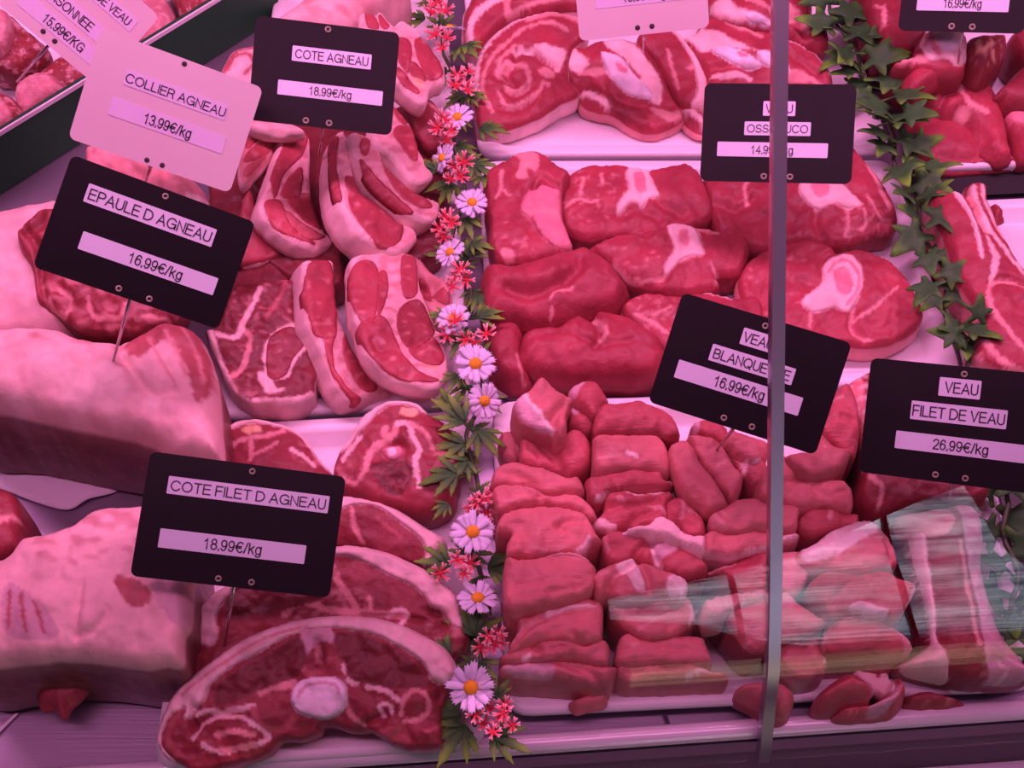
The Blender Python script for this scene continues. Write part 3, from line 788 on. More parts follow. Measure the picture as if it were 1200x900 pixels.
meat(PX, 'lamb_saddle_chop', 'front lamb saddle chop with white backbone disc and curled flaps', 'meat', GC,
     '213,897 195,887 185,871 185,857 192,836 203,815 221,796 248,775 283,751 315,737 347,727 387,723 427,724 452,728 476,736 500,748 520,760 532,778 535,790 528,802 522,815 517,838 519,862 512,876 475,876 450,866 435,856 420,856 407,855 385,849 375,851 370,860 350,868 328,866 315,880 300,888 280,894 255,901 230,906', 0.030, 0.017, (0.0, -0.30), 'lamb', side='lamb_pale', mat=ML, rr=0.003, r=6, rough=0.0018,
     feats=[('C', 'fat_cap', 'fat', '205,894 193,888 183,871 183,857 190,836 201,815 219,796 246,774 281,750 313,736 346,726 387,721 427,722 452,726 476,734 500,746 521,759 534,778 537,792 528,802 519,802 512,800 505,797 502,788 494,775 480,765 464,756 448,747 430,742 408,738 387,736 360,738 355,741 335,748 305,765 280,778 258,794 246,808 243,820 234,828 226,840 218,842 219,830 212,832 200,840 192,856 190,872 196,882', 0.0016, MF, [('S', 'fat_pale', '180,720 540,720 540,800 180,880', 0.05, 0.0), ('L', 2, 'fat_pink', '215,815 260,780 310,750 360,735')]),
            ('P', 'lamb_pale', '192,868 198,848 214,832 218,830 206,850 202,868 214,882 206,888'), ('P', 'film', '356,739 388,736 392,754 375,752 362,766 358,762'),
            ('L', 7, 'lamb_pale', '352,775 362,790 376,786 384,776 402,776'), ('L', 5, 'fat_pink', '372,758 374,776'), ('L', 8, 'fat_pink', '345,800 330,806 318,806 306,812'), ('L', 4, 'fat', '405,780 412,800 430,796 452,790'), ('L', 4, 'fat_pink', '342,788 346,810'),
            ('L', 5, 'fat', '232,838 246,834 262,836 282,832 300,828'), ('L', 7, 'lamb_pale', '300,832 306,848 322,856 338,852 348,836'), ('L', 5, 'fat', '432,806 452,810 468,822'), ('L', 4, 'fat_pink', '406,820 412,838 428,850'),
            ('P', 'lamb_deep', '262,800 320,765 352,748 360,768 352,792 330,802 300,812 272,826 252,826'), ('P', 'lamb_deep', '395,742 440,750 480,772 502,800 500,808 450,806 410,796 404,776 396,768'),
            ('K', 4, 0.004, '372,752 378,768 378,782'), ('K', 4, 0.004, '228,830 226,842 230,856'), ('K', 4, 0.003, '232,852 240,844 262,838 290,838'), ('K', 5, 0.004, '510,800 516,806 514,818'), ('K', 4, 0.003, '420,854 440,842 452,838'), ('U', '486,826', 14, 0.003), ('U', '290,856', 28, 0.003),
            ('L', 4, 'fat', '230,866 240,848 262,840 288,842 306,854 316,866 290,876 262,882 240,874'), ('L', 6, 'fat_pink', '256,862 276,858 300,862'), ('L', 6, 'fat_pink', '262,880 280,878 300,872'),
            ('L', 4, 'fat_pink', '470,838 476,818 490,810 502,818 502,834 490,844 474,846'), ('L', 4, 'fat', '450,840 446,828 456,826 460,836'), ('P', 'lamb_pale', '440,858 470,850 480,862 478,874 450,866'), ('L', 4, 'lamb_pale', '500,858 516,850'),
            ('C', 'backbone_disc', 'bone_pale', '343,822 346,806 356,798 376,794 396,796 407,806 408,822 400,836 384,843 364,840 350,834', 0.003, MB, [('L', 3, 'film', '352,818 360,806 376,802 394,804 400,814'), ('K', 2, 0.001, '360,816 380,814 396,808')])])

# ---- veal breast slices (back, middle)
GB = 'slices of rolled veal breast on the back tray'
meat(c3, 'veal_breast_slice', 'veal breast slice behind the big spiral one at the top of the back tray', 'meat', GB,
     '20,110 55,20 140,-80 480,-120 800,-100 820,40 640,60 480,75 320,125 190,220 110,320 60,335 28,300', 0.028, 0.014, (0.05, -0.25), 'veal', side='fat', rr=0.003, r=5,
     feats=[('L', 7, 'fat', '48,320 58,200 105,105 195,30 340,-20 480,-40'), ('L', 6, 'fat_pink', '300,110 290,40 320,-40'), ('L', 4, 'fat_pink', '330,100 480,30 640,0'), ('S', 'fat_pink', '300,0 800,-80 800,60 480,60', 0.06, 0.2)])
meat(c3, 'veal_breast_slice', 'large spiral slice of rolled veal breast beside the flowers', 'meat', GB,
     '110,790 92,650 76,500 105,350 190,230 320,130 470,75 640,65 790,120 810,220 725,285 690,400 692,500 755,590 642,645 572,697 432,767 282,818 150,834', 0.027, 0.0185, (0.05, -0.18), 'veal', side='fat', rr=0.003, r=5, bulge=0.002,
     feats=[('L', 5, 'fat', '104,640 98,480 128,350 215,225 345,130 470,88 640,80 770,105'), ('L', 5, 'fat_pink', '430,130 520,100 640,95 760,140'), ('L', 3, 'fat_pink', '205,720 140,600 150,480 205,370 290,280 390,200 460,160'), ('L', 3, 'fat_pink', '245,480 250,400 330,320 350,300'), ('L', 3, 'fat_pink', '440,180 560,150 680,200'),
            ('L', 3, 'fat_pink', '240,600 300,690 420,650 510,580 520,540 560,550'), ('P', 'fat', '472,312 560,300 668,322 662,380 635,428 600,420 555,388'), ('L', 4, 'fat', '350,340 380,315 430,325 480,315'), ('P', 'fat_pink', '490,455 585,432 600,490 550,512'),
            ('L', 4, 'fat_pink', '345,425 400,430 430,470 435,530 410,575 350,595 290,575'), ('L', 4, 'fat_pink', '230,480 270,430 310,410 320,440 250,470 240,500 290,520'), ('K', 4, 0.005, '345,385 375,330 430,332 480,350 520,385 600,430 630,440'), ('K', 5, 0.005, '300,470 310,515 345,540'), ('K', 3, 0.003, '285,590 330,620 400,600 440,560'), ('K', 3, 0.002, '220,690 300,712 400,690 480,630'),
            ('S', 'fat_pink', '120,400 300,300 300,650 200,700', 0.09, 0.28)])
meat(q3, 'veal_breast_slice', 'veal breast slice with oval lean and fat edge right of the pale price card pin', 'meat', GB,
     '600,150 740,135 820,188 880,288 917,380 902,470 850,502 790,492 740,422 700,332 650,262 600,220', 0.022, 0.016, (-0.1, -0.22), 'veal', side='fat', rr=0.003, r=5,
     feats=[('C', 'fat_rim', 'fat', '742,133 822,186 882,287 919,380 904,472 850,504 838,490 862,455 866,390 845,300 800,215', 0.001, MF, ()), ('L', 2, 'fat_pink', '730,250 750,330 780,420'), ('L', 3, 'fat_pink', '830,330 868,322')])
meat(q3, 'veal_breast_slice', 'bony veal breast slice with white rib bone under the pale price card', 'meat', GB,
     '255,215 330,212 390,192 520,172 625,222 682,290 722,370 747,440 792,500 802,548 745,592 640,617 570,592 480,532 340,492 318,420 258,340', 0.020, 0.014, (0.0, -0.2), 'veal', side='fat_pink', rr=0.003, r=5, rough=0.0025,
     feats=[('P', 'fat', '256,218 310,240 360,320 270,325'), ('P', 'fat', '430,190 520,180 600,235 670,320 702,420 692,500 645,482 610,390 545,310 450,235'), ('P', 'fat_pink', '640,512 740,530 800,515 770,572 690,556'), ('P', 'veal_deep', '270,340 330,350 420,430 400,455 340,440'), ('P', 'veal_deep', '600,215 650,260 700,340 735,430 720,440 690,350 620,270'),
            ('L', 6, 'fat_pink', '320,345 400,350 440,345'), ('L', 5, 'fat', '330,440 400,470 480,510'), ('K', 4, 0.003, '440,420 500,470 580,500 640,500'), ('K', 4, 0.002, '300,330 380,360 430,420'), ('P', 'veal_deep', '440,460 540,490 640,560 640,610 570,590 480,530'),
            ('C', 'rib_bone', 'bone_pale', '418,265 500,282 560,350 640,428 655,478 585,470 505,432 450,360', 0.002, MB, [('P', 'marrow', '480,320 530,340 540,370 500,360'), ('K', 2, 0.001, '555,350 550,400 580,460')])])
meat(q3, 'veal_trimming', 'narrow end of veal breast beside the ossobuco price card', 'meat', None,
     '788,512 880,510 915,530 915,600 880,602 820,568', 0.014, None, (0, 0), 'veal', side='fat_pink', feats=[('L', 4, 'fat', '795,515 850,550 900,590'), ('L', 3, 'fat_pink', '810,505 900,540')])
meat(c4, 'veal_breast_slice', 'veal breast slice at the top right of the back tray behind the glass joint', 'meat', GB,
     '400,30 380,-80 700,-110 1000,-90 1045,0 1042,90 1128,145 1152,250 1085,312 950,262 870,200 700,170 540,130 420,95', 0.027, 0.016, (-0.05, -0.2), 'veal', side='veal', rr=0.003, r=5, rough=0.002,
     feats=[('P', 'fat', '400,30 510,5 560,60 680,110 800,165 700,155 540,125 425,90'), ('C', 'rib_bone', 'bone_pale', '612,112 660,98 720,118 790,165 720,158 640,140', 0.0015, MB, ()), ('L', 3, 'fat_pink', '620,20 740,60 800,110'), ('P', 'fat_pink', '880,60 960,90 1040,190 1020,220 950,150 880,150'), ('K', 5, 0.003, '900,140 960,180 1000,230')])
meat(c4, 'veal_breast_slice', 'long veal breast slice with two white bones above the ossobuco price card', 'meat', GB,
     '225,240 300,195 378,100 500,118 640,168 800,200 900,232 1020,300 1130,390 1178,470 1168,552 1100,600 700,620 400,580 380,470 335,400 260,290', 0.028, 0.022, (-0.05, -0.2), 'veal', side='veal', rr=0.003, r=5, rough=0.002,
     feats=[('P', 'fat', '235,240 320,195 440,222 560,285 700,345 560,320 430,320 340,335 280,280'), ('L', 4, 'fat_pink', '500,150 600,190 720,230'), ('L', 4, 'fat', '870,235 1020,305 1130,400 1160,480'), ('L', 3, 'fat_pink', '900,480 1000,500 1100,560'), ('P', 'fat', '390,500 480,470 570,470 640,500 660,530 560,520'), ('K', 4, 0.003, '330,470 430,440 540,440 660,460'), ('K', 4, 0.003, '880,330 960,400 1080,480'), ('P', 'fat_pink', '880,470 960,470 1040,530 900,540'),
            ('C', 'rib_bone', 'bone_pale', '402,332 520,320 640,368 722,432 640,442 500,402', 0.002, MB, [('P', 'marrow', '560,360 630,380 600,400')]), ('C', 'rib_bone', 'bone_pale', '690,352 800,362 890,440 880,482 740,432', 0.002, MB, ())])

# ---- veal shank slices
GO = 'veal shank slices on the middle tray'
RK = dict(rr=0.0032, r=6, bulge=0.0018, rough=0.0016, freq=0.06)
meat(c5, 'veal_shank_slice', 'veal shank slice at the back left of the middle tray with a pale split bone', 'meat', GO,
     '50,252 110,190 205,145 300,92 400,82 482,118 562,180 645,247 612,340 590,480 610,600 662,750 600,805 400,855 220,875 140,855 88,720 72,560 52,380', 0.029, None, (0, -0.05), 'veal', feats=[
         ('C', 'shank_bone', 'marrow', '330,420 400,357 570,370 585,480 592,570 640,680 665,765 590,785 490,760 422,690 362,590 322,560 302,520', 0.0008, MB, [('L', 3, 'fat_pink', '340,560 420,540 520,540 580,560'), ('L', 2, 'veal', '380,580 440,700 520,770')]),
         ('P', 'fat_pink', '245,122 320,92 420,130 415,250 350,240 345,308 262,290 300,180'), ('L', 3, 'fat_pink', '165,250 160,380 130,430'), ('L', 2, 'fat_pink', '170,380 222,430'), ('K', 4, 0.003, '400,350 440,290 560,355'), ('K', 4, 0.002, '300,430 340,390 400,360'), ('P', 'fat_pink', '150,800 220,800 260,850 200,870'), ('S', 'fat_pink', '100,600 400,600 400,840 150,820', 0.12, 0.32)], **RK)
meat(PX, 'veal_shank_slice', 'wide veal shank slice in the back row with round bone at its top middle', 'meat', GO,
     '657,222 667,203 683,193 700,190 720,190 737,193 748,197 758,198 775,194 793,191 804,189 814,195 822,204 829,218 834,233 836,248 827,257 813,264 795,269 765,280 727,274 702,277 683,277 667,268 658,256', 0.022, None, (0, -0.05), 'veal', side='veal_deep', feats=[
         ('C', 'shank_bone', 'fat', '733,205 738,197 748,192 757,198 763,210 770,227 772,232 760,235 752,245 747,240 737,240 727,251 722,247 730,232 737,223', 0.0008, MB, [('P', 'marrow', '743,206 752,204 757,216 755,228 748,230 743,220')]),
         ('L', 2, 'fat_pink', '663,243 677,235 690,238 700,236'), ('L', 2, 'fat_pink', '684,210 680,228'), ('L', 2, 'fat_pink', '704,205 706,218'), ('K', 4, 0.002, '727,252 748,248 772,258'), ('K', 5, 0.002, '765,234 780,245 800,255'), ('K', 4, 0.002, '700,232 705,248 722,250'), ('S', 'fat_pink', '660,200 720,200 740,270 670,260', 0.15, 0.3), ('U', '800,225', 24, 0.002)], **RK)
meat(PX, 'veal_shank_slice', 'wide veal shank slice under the lower edge of the ossobuco price card', 'meat', GO,
     '827,208 840,190 900,172 960,163 998,168 1013,185 1031,205 1046,230 1053,255 1045,270 1030,273 1000,281 985,285 960,281 930,284 900,290 870,288 850,276 838,256 832,232', 0.022, None, (0, -0.05), 'veal', side='veal_deep', feats=[
         ('C', 'shank_bone', 'fat', '935,222 945,214 975,216 983,216 1005,235 1009,243 992,246 979,241 966,246 957,247 942,237', 0.0008, MB, [('P', 'marrow', '950,218 970,219 968,231 957,235 950,228')]),
         ('L', 3, 'fat_pink', '1008,174 1018,196 1028,212 1036,232 1042,244'), ('L', 2, 'fat_pink', '955,249 968,243 990,246 994,262 990,276'), ('L', 2, 'fat_pink', '1012,248 1014,262 1008,270'), ('L', 2, 'fat_pink', '1017,232 1024,246 1030,256'), ('L', 3, 'fat_pink', '882,208 872,222 876,240'), ('K', 5, 0.003, '840,238 862,246 872,242 884,232'), ('K', 4, 0.002, '954,250 958,268 966,280'), ('S', 'fat_pink', '990,245 1040,245 1040,275 990,280', 0.16, 0.1)], **RK)
meat(r3, 'veal_shank_slice', 'veal shank slice in the middle of the tray with upright oval bone', 'meat', GO,
     '370,250 400,230 500,190 600,175 700,150 760,138 830,150 900,160 1040,180 1102,202 1112,262 1085,340 1062,372 960,385 975,425 880,455 760,465 700,445 560,405 480,335 420,290', 0.025, None, (0, -0.05), 'veal', side='veal_deep', feats=[
         ('C', 'shank_bone', 'fat', '735,150 800,140 868,190 890,262 900,302 800,322 722,392 720,342 758,272 732,192', 0.0008, MB, [('P', 'marrow', '785,190 815,185 832,225 825,260 798,262 780,225')]),
         ('L', 2, 'fat_pink', '480,330 560,400 700,405 720,380'), ('L', 2, 'fat_pink', '720,385 780,335 860,312'), ('L', 2, 'fat_pink', '930,345 970,400 960,420'), ('L', 2, 'fat_pink', '850,170 900,180 960,190'), ('K', 4, 0.003, '560,180 640,190 700,160'), ('K', 4, 0.002, '540,400 640,420 715,405'), ('S', 'fat_pink', '420,260 700,200 720,400 560,390', 0.12, 0.3)], **RK)
meat(PX, 'veal_shank_slice', 'large veal shank slice at the right of the tray with a big ringed bone', 'meat', GO,
     '867,335 870,313 882,300 900,290 930,281 955,280 975,287 985,293 1005,290 1025,295 1045,305 1060,320 1070,335 1081,355 1082,370 1072,386 1045,400 1020,404 990,402 960,406 930,406 900,396 880,376', 0.021, None, (0, -0.05), 'veal', side='fat_pink', feats=[
         ('C', 'shank_bone', 'fat', '964,313 975,303 995,301 1007,311 1010,335 1003,354 993,367 978,363 953,368 938,358 950,345 963,332', 0.0008, MB, [('P', 'bone', '968,318 980,308 996,310 1004,326 1002,346 990,360 976,355 969,338'), ('P', 'marrow', '976,320 985,314 994,320 999,334 996,346 988,352 980,345 976,332'), ('L', 2, 'marrow', '970,322 980,309 996,311 1005,328 1002,346 991,360')]),
         ('L', 3, 'fat_pink', '1000,362 996,380 1002,392 1020,398'), ('L', 2, 'fat_pink', '1000,375 1020,366 1050,340'), ('L', 2, 'fat_pink', '950,362 948,385'), ('K', 5, 0.003, '1000,365 1000,382 1012,395'), ('K', 4, 0.002, '985,293 970,300 962,312'), ('U', '1035,345', 28, 0.002), ('S', 'fat_pink', '880,300 950,290 940,360 880,370', 0.14, 0.32)], **RK)
meat(r3, 'veal_piece', 'thick fold of veal without bone at the left of the middle tray', 'meat', GO,
     '-140,350 -100,312 0,322 60,307 120,300 200,270 280,253 350,238 450,300 530,400 545,440 480,522 380,548 340,558 260,595 120,612 0,595 -120,595 -142,480', 0.031, None, (0, -0.05), 'veal', side='veal_deep', feats=[
         ('K', 7, 0.005, '320,330 305,390 200,468 100,500 20,490 -20,470'), ('U', '150,420', 24, 0.004), ('L', 2, 'fat_pink', '180,530 200,500 280,480'), ('L', 2, 'fat_pink', '180,590 190,560'), ('K', 4, 0.002, '-100,340 0,350 120,320')], rr=0.008, r=14, bulge=0.006, rough=0.002)
meat(PX, 'veal_shank_slice', 'veal shank slice with fine white seams peeping out left of the blanquette card', 'meat', GO,
     '728,358 740,347 760,341 795,345 830,340 860,347 885,345 895,360 890,400 850,432 800,430 770,402 742,376', 0.024, None, (0, 0), 'veal', side='fat_pink', feats=[
         ('L', 3, 'fat_pink', '745,368 765,380 780,392'), ('L', 3, 'fat_pink', '765,372 785,362'), ('L', 4, 'fat', '800,343 830,340 855,350'), ('S', 'fat_pink', '735,350 790,350 790,400 745,376', 0.14, 0.1)], **RK)
meat(PX, 'veal_piece', 'narrow veal piece at the left end of the middle tray beside a daisy', 'meat', GO,
     '574,374 600,368 614,384 613,410 619,432 622,440 605,444 585,440 572,416', 0.022, None, (0, 0), 'veal', feats=[('L', 2, 'fat_pink', '606,420 612,440 622,446')], rr=0.007, r=12, bulge=0.004)
meat(PX, 'veal_piece', 'long smooth veal piece lying along the front edge of the middle tray', 'meat', GO,
     '610,392 616,384 640,378 655,378 666,370 678,363 690,368 705,360 735,366 760,381 778,400 785,420 770,436 740,441 700,440 660,441 628,434 607,422', 0.026, None, (0, -0.05), 'veal', side='veal_deep', feats=[
         ('K', 5, 0.004, '690,366 700,384 702,400 696,408'), ('L', 4, 'fat_pink', '692,372 704,384 710,396 704,402'), ('K', 4, 0.002, '622,400 650,392 690,404'), ('K', 4, 0.002, '700,410 740,405'), ('U', '660,392', 16, 0.002), ('L', 2, 'fat_pink', '606,410 610,435 622,442')], rr=0.008, r=14, bulge=0.005, rough=0.002)

# ---- veal stewing cubes
GQ = 'pale veal stewing cubes heaped on the front tray'
def cube(cr, label, out, z, feats=(), t=None, tilt=(0, 0.0), base='veal_pale', **kw):
    kw.setdefault('rr', 0.0025); kw.setdefault('r', 4.5); kw.setdefault('bulge', 0.0025); kw.setdefault('rough', 0.0020); kw.setdefault('puff', 1.6); kw.setdefault('freq', 0.045); kw.setdefault('step', 2.6)
    kw.setdefault('mat', MG)
    return meat(cr, 'veal_cube', label, 'meat', GQ, out, z, t, tilt, base, feats=list(feats), **kw)

cube(b1, 'small veal cube with bluish silvery top behind the pointed cube', '530,140 590,92 690,84 732,140 768,197 725,225 702,292 670,302 620,250 575,210', 0.040, [('P', 'film', '530,140 590,95 640,92 600,150 560,190'), ('U', '650,170', 16, 0.003)], base='veal_mid')
cube(b1, 'little red veal cube beside the pointed cube', '545,240 620,270 682,310 682,362 642,397 560,372 525,330', 0.034, [('P', 'film', '540,240 600,255 580,300 545,290')], base='veal_mid')
cube(b1, 'rounded veal cube below the pointed one near the back of the tray', '268,400 340,378 420,370 470,420 510,400 560,375 620,398 662,450 662,560 622,602 540,632 490,612 420,592 300,562 250,540 248,470', 0.038, [('K', 6, 0.004, '340,430 390,480 440,530 500,605'), ('U', '560,480', 18, 0.003), ('K', 4, 0.002, '300,480 340,500 360,540')], base='veal_mid')
cube(b1, 'pointed veal cube with pale skin flap at the back left of the front tray', '210,215 268,145 300,130 370,53 420,80 470,130 552,165 545,200 520,260 520,360 500,427 460,427 430,385 360,367 262,320', 0.052, [('P', 'film', '270,150 300,218 400,345 440,390 360,372 258,305 208,215'), ('L', 3, 'fat_pale', '278,170 320,240 400,330 440,385'), ('K', 6, 0.004, '520,190 480,250 440,320'), ('U', '490,350', 12, 0.004)], t=0.03, tilt=(0.05, -0.1))
cube(b1, 'pale end of veal with white film at the left edge of the front tray', '130,390 215,375 265,390 262,430 245,560 180,560 140,500', 0.026, [('P', 'fat_pale', '215,365 268,385 262,440 244,560 232,470')])
cube(b1, 'dark squared veal cube at the back left of the blanquette card', '708,235 760,207 880,195 940,187 1020,215 1100,245 1150,290 1185,400 1120,415 1062,397 960,397 850,392 750,392 688,387 680,320', 0.048, [], base='veal_mid', side='veal_deep', tilt=(0, -0.1))
cube(b1, 'broad veal cube with moist specks below the dark squared one', '688,395 850,392 980,392 1062,398 1112,470 1128,612 1000,602 860,602 722,612 678,570 678,460', 0.046, [('L', 3, 'fat_pink', '960,395 1040,402 1110,375'), ('L', 2, 'fat_pink', '700,545 800,540 880,535'), ('L', 2, 'fat_pale', '870,520 930,540')])
cube(b1, 'flat veal cube with a white speck at its right end', '638,652 720,630 860,602 1000,602 1082,612 1100,660 1152,670 1082,717 900,717 780,742 702,792 650,772 632,700', 0.043, [('P', 'fat_pale', '1095,640 1130,640 1145,670 1110,672'), ('L', 2, 'fat_pink', '640,650 720,635 800,610'), ('L', 3, 'fat_pale', '700,775 760,755'), ('S', 'fat_pink', '660,680 900,620 1080,640 1050,710 700,760', 0.2, 0.38)], base='veal_mid')
cube(b3, 'thin folded veal strips with white fat tip in the middle of the front tray', '655,160 700,130 732,78 760,-10 880,-35 950,-15 1090,-35 1152,-5 1110,50 1108,142 1010,172 870,192 820,197 740,207', 0.042, [('L', 4, 'fat_pale', '870,-30 950,-12 1080,-30'), ('P', 'fat', '655,155 730,150 820,190 760,208 690,190'), ('K', 5, 0.004, '740,75 860,72 1000,45 1050,28'), ('K', 4, 0.003, '870,190 940,130 1040,90'), ('L', 3, 'fat_pink', '1000,60 1080,90 1110,140'), ('L', 4, 'fat_pink', '820,35 850,40')], base='veal_mid')
cube(b4, 'veal cube with branching white seams in the middle of the front tray', '105,40 170,12 262,60 332,150 328,242 230,242 190,182 110,150 95,90', 0.042, [('L', 3, 'fat_pink', '190,50 205,90 190,140'), ('L', 3, 'fat_pink', '205,90 260,110 310,120'), ('K', 4, 0.002, '120,130 200,170 260,200')], base='veal_mid')
cube(b1, 'wide veal cube at the left side of the front tray below the rounded cube', '115,582 200,555 300,575 420,600 520,650 590,642 622,742 480,747 400,742 262,692 150,702 78,692 88,622', 0.042, [('L', 3, 'fat', '330,580 430,605 515,650'), ('K', 4, 0.002, '150,640 260,660 340,700')])
cube(b1, 'veal cube sandwiched between two others at the left side of the front tray', '95,705 262,692 400,742 500,742 600,762 672,820 705,890 660,900 560,840 430,812 250,802 130,862 95,790', 0.044, [('K', 4, 0.002, '340,800 400,755 480,748'), ('L', 2, 'fat_pink', '160,810 220,790 300,800')])
cube(b3, 'big rounded veal cube at the left beside a daisy', '112,172 150,100 250,70 400,57 540,70 632,110 692,210 722,262 650,292 600,337 430,337 300,357 180,347 172,282 200,210 122,212', 0.048, [('L', 5, 'fat', '580,335 625,300 645,262'), ('K', 3, 0.002, '450,190 480,205 500,215'), ('K', 4, 0.002, '470,190 540,160 620,165'), ('L', 2, 'fat_pink', '350,250 370,215'), ('L', 2, 'fat_pink', '300,310 420,325 500,310')])
cube(b3, 'barrel shaped veal cube with lengthwise grain at the left of the front tray', '150,442 172,350 240,370 380,360 460,337 590,345 672,400 692,440 672,540 560,592 450,622 300,662 182,672 150,542', 0.050, [('C', 'fat_rim', 'fat_pink', '360,365 460,335 590,343 672,398 640,395 560,368 460,360', 0.001, MF, ()), ('K', 3, 0.0012, '230,540 400,510 600,500'), ('K', 3, 0.0012, '240,600 400,580 600,540')])
cube(b5, 'veal cube with a pale fat strip on top near the front left corner', '215,118 222,80 340,70 560,28 612,-2 722,20 737,90 732,180 722,242 640,262 560,257 430,242 300,270 180,312 195,250 240,182', 0.041, [('C', 'fat_strip', 'fat', '380,118 420,72 560,48 700,62 560,82 440,118 400,135', 0.001, MF, ()), ('L', 3, 'fat_pink', '200,250 260,180 380,130'), ('K', 4, 0.003, '180,300 280,200 380,135'), ('U', '600,215', 9, 0.002), ('K', 3, 0.002, '550,220 600,250 640,230')])
cube(b5, 'knobbly layer of veal between the strip topped cube and the front corner cube', '128,342 200,310 320,262 430,242 560,262 650,282 722,242 772,282 762,392 680,392 600,362 450,367 320,377 200,387 148,377', 0.036, [('U', '465,335', 9, 0.003), ('U', '405,350', 7, 0.003), ('K', 4, 0.003, '330,300 400,330 500,310'), ('L', 3, 'fat_pale', '265,365 300,352'), ('L', 2, 'fat_pink', '180,320 330,255 470,240')])
cube(b5, 'large veal cube with hanging corner flap at the front left corner of the tray', '128,415 150,387 320,377 480,367 620,377 700,402 817,402 806,440 770,490 700,500 600,480 450,470 280,460 160,450 130,440', 0.033, [('K', 5, 0.003, '480,400 600,420 660,450 700,490'), ('P', 'film', '140,410 330,385 440,410 420,470 200,450')], side='veal_pale')
cube(b5, 'thin corner flap of veal drooping over the front edge of the tray', '540,612 600,585 700,555 752,545 752,612 700,640 620,655 572,662', 0.017, [], t=0.006, base='veal_pale', floor=0.008)
cube(b6, 'squared veal cube with lengthwise grain at the front of the tray', '-175,250 -120,205 -40,235 50,240 150,217 300,220 342,270 367,340 362,392 180,387 0,392 -182,387', 0.034, [('K', 3, 0.001, '-170,320 100,310 340,330'), ('L', 2, 'fat_pink', '-110,295 -60,280'), ('L', 3, 'fat_pink', '335,260 360,330 358,385')], side='veal')
cube(b6, 'lower squared veal cube at the front edge of the tray left of the glass joint', '-192,430 -182,390 0,392 180,389 300,392 372,424 450,445 465,462 350,468 200,474 100,480 -100,480 -180,462', 0.029, [('L', 4, 'fat_pale', '230,462 300,440 360,428'), ('K', 3, 0.001, '-150,450 100,440 250,450'), ('S', 'fat_pink', '200,440 480,450 470,510 220,540', 0.12, 0.1)], side='veal_pale')
cube(b4, 'veal piece with tucked fold and fatty edge in the middle of the front tray', '-272,240 -172,205 -60,230 60,215 180,280 332,390 342,440 262,472 140,452 70,422 -30,402 -60,372 -200,402 -262,342', 0.043, [('P', 'film', '10,300 60,265 150,280 160,330 100,370 40,380'), ('L', 3, 'fat_pale', '20,330 50,390 75,418'), ('K', 5, 0.004, '-80,370 -60,330 0,290 60,270'), ('K', 4, 0.003, '20,300 30,360 60,400'), ('L', 3, 'fat_pink', '-265,250 -240,330')], base='veal_mid')
cube(b4, 'whitish ribbon of veal fat lying across the seamed cubes', '-150,208 -60,180 0,168 30,138 80,128 140,150 222,220 300,235 335,240 330,310 312,335 250,310 180,282 80,245 -40,228', 0.049, [], base='fat', t=0.012, mat=MF)
cube(b4, 'red lower lump of veal under the flap in the centre front', '-245,560 -230,490 -100,470 100,540 230,590 277,682 262,742 180,802 40,842 -62,812 -202,702', 0.038, [('K', 5, 0.004, '-40,690 60,690 110,670 170,640'), ('L', 3, 'fat_pale', '245,650 268,690 240,750'), ('U', '90,660', 9, 0.002), ('L', 2, 'fat_pink', '-60,790 40,740')])
cube(b4, 'draped flap of veal over the red lump in the centre front', '-337,500 -312,450 -242,410 -100,358 -60,373 80,430 152,455 232,500 225,570 200,605 100,575 -40,602 -150,612 -240,562 -292,572', 0.048, [('P', 'fat_pale', '-200,420 -100,365 -70,380 -40,480 -20,570 -80,560 -130,480'), ('P', 'fat_pale', '110,500 180,470 228,500 220,600 120,575'), ('K', 5, 0.004, '-240,560 -200,480 -100,420'), ('K', 4, 0.003, '-60,380 -10,480 0,560'), ('L', 3, 'fat_pink', '-335,500 -270,470 -180,460')], t=0.02)  # whitish patches on the flap paint the glass reflection into its colour
cube(b4, 'small dark red veal scrap in the gap right of the red lump', '195,805 268,692 332,670 352,760 322,812', 0.022, [('L', 3, 'fat_pale', '340,770 335,805')], base='veal_deep')
cube(b2, 'veal piece just below the lower left corner of the blanquette card', '255,335 340,305 460,350 470,420 430,450 330,405 275,385', 0.040, [('P', 'film', '260,340 290,330 290,390 265,385')], base='veal_mid')
cube(b2, 'slanted veal cube left of the pin of the blanquette card', '118,462 212,408 252,440 300,540 380,640 432,720 462,792 400,832 350,852 290,812 200,752 148,640 118,560', 0.050, [], tilt=(-0.15, -0.1), t=0.024, base='veal_pale', rr=0.004, r=6)
cube(b2, 'veal cube with the pin of the blanquette card stuck in it', '228,402 262,388 310,388 430,440 500,560 557,640 492,777 440,735 420,715 380,645 330,590 270,500', 0.047, [('L', 2, 'fat_pink', '400,590 450,560')], t=0.024, tilt=(-0.05, -0.1), rr=0.004, r=6)
cube(b2, 'veal cube under the lower edge of the blanquette card right of the pin', '428,440 470,372 600,400 705,440 702,510 652,570 600,582 540,532 480,482', 0.046, [('L', 3, 'fat_pale', '560,560 600,578 650,560')])
cube(b2, 'crumpled membrane of veal right of the pin of the blanquette card', '440,475 482,470 562,530 590,575 662,552 700,602 672,682 630,695 600,680 550,630 510,560', 0.043, [('L', 4, 'fat_pale', '465,485 520,520 560,580 560,620'), ('K', 3, 0.003, '480,500 530,550 560,600'), ('L', 3, 'fat_pink', '580,580 650,560')], base='veal_mid', t=0.02)
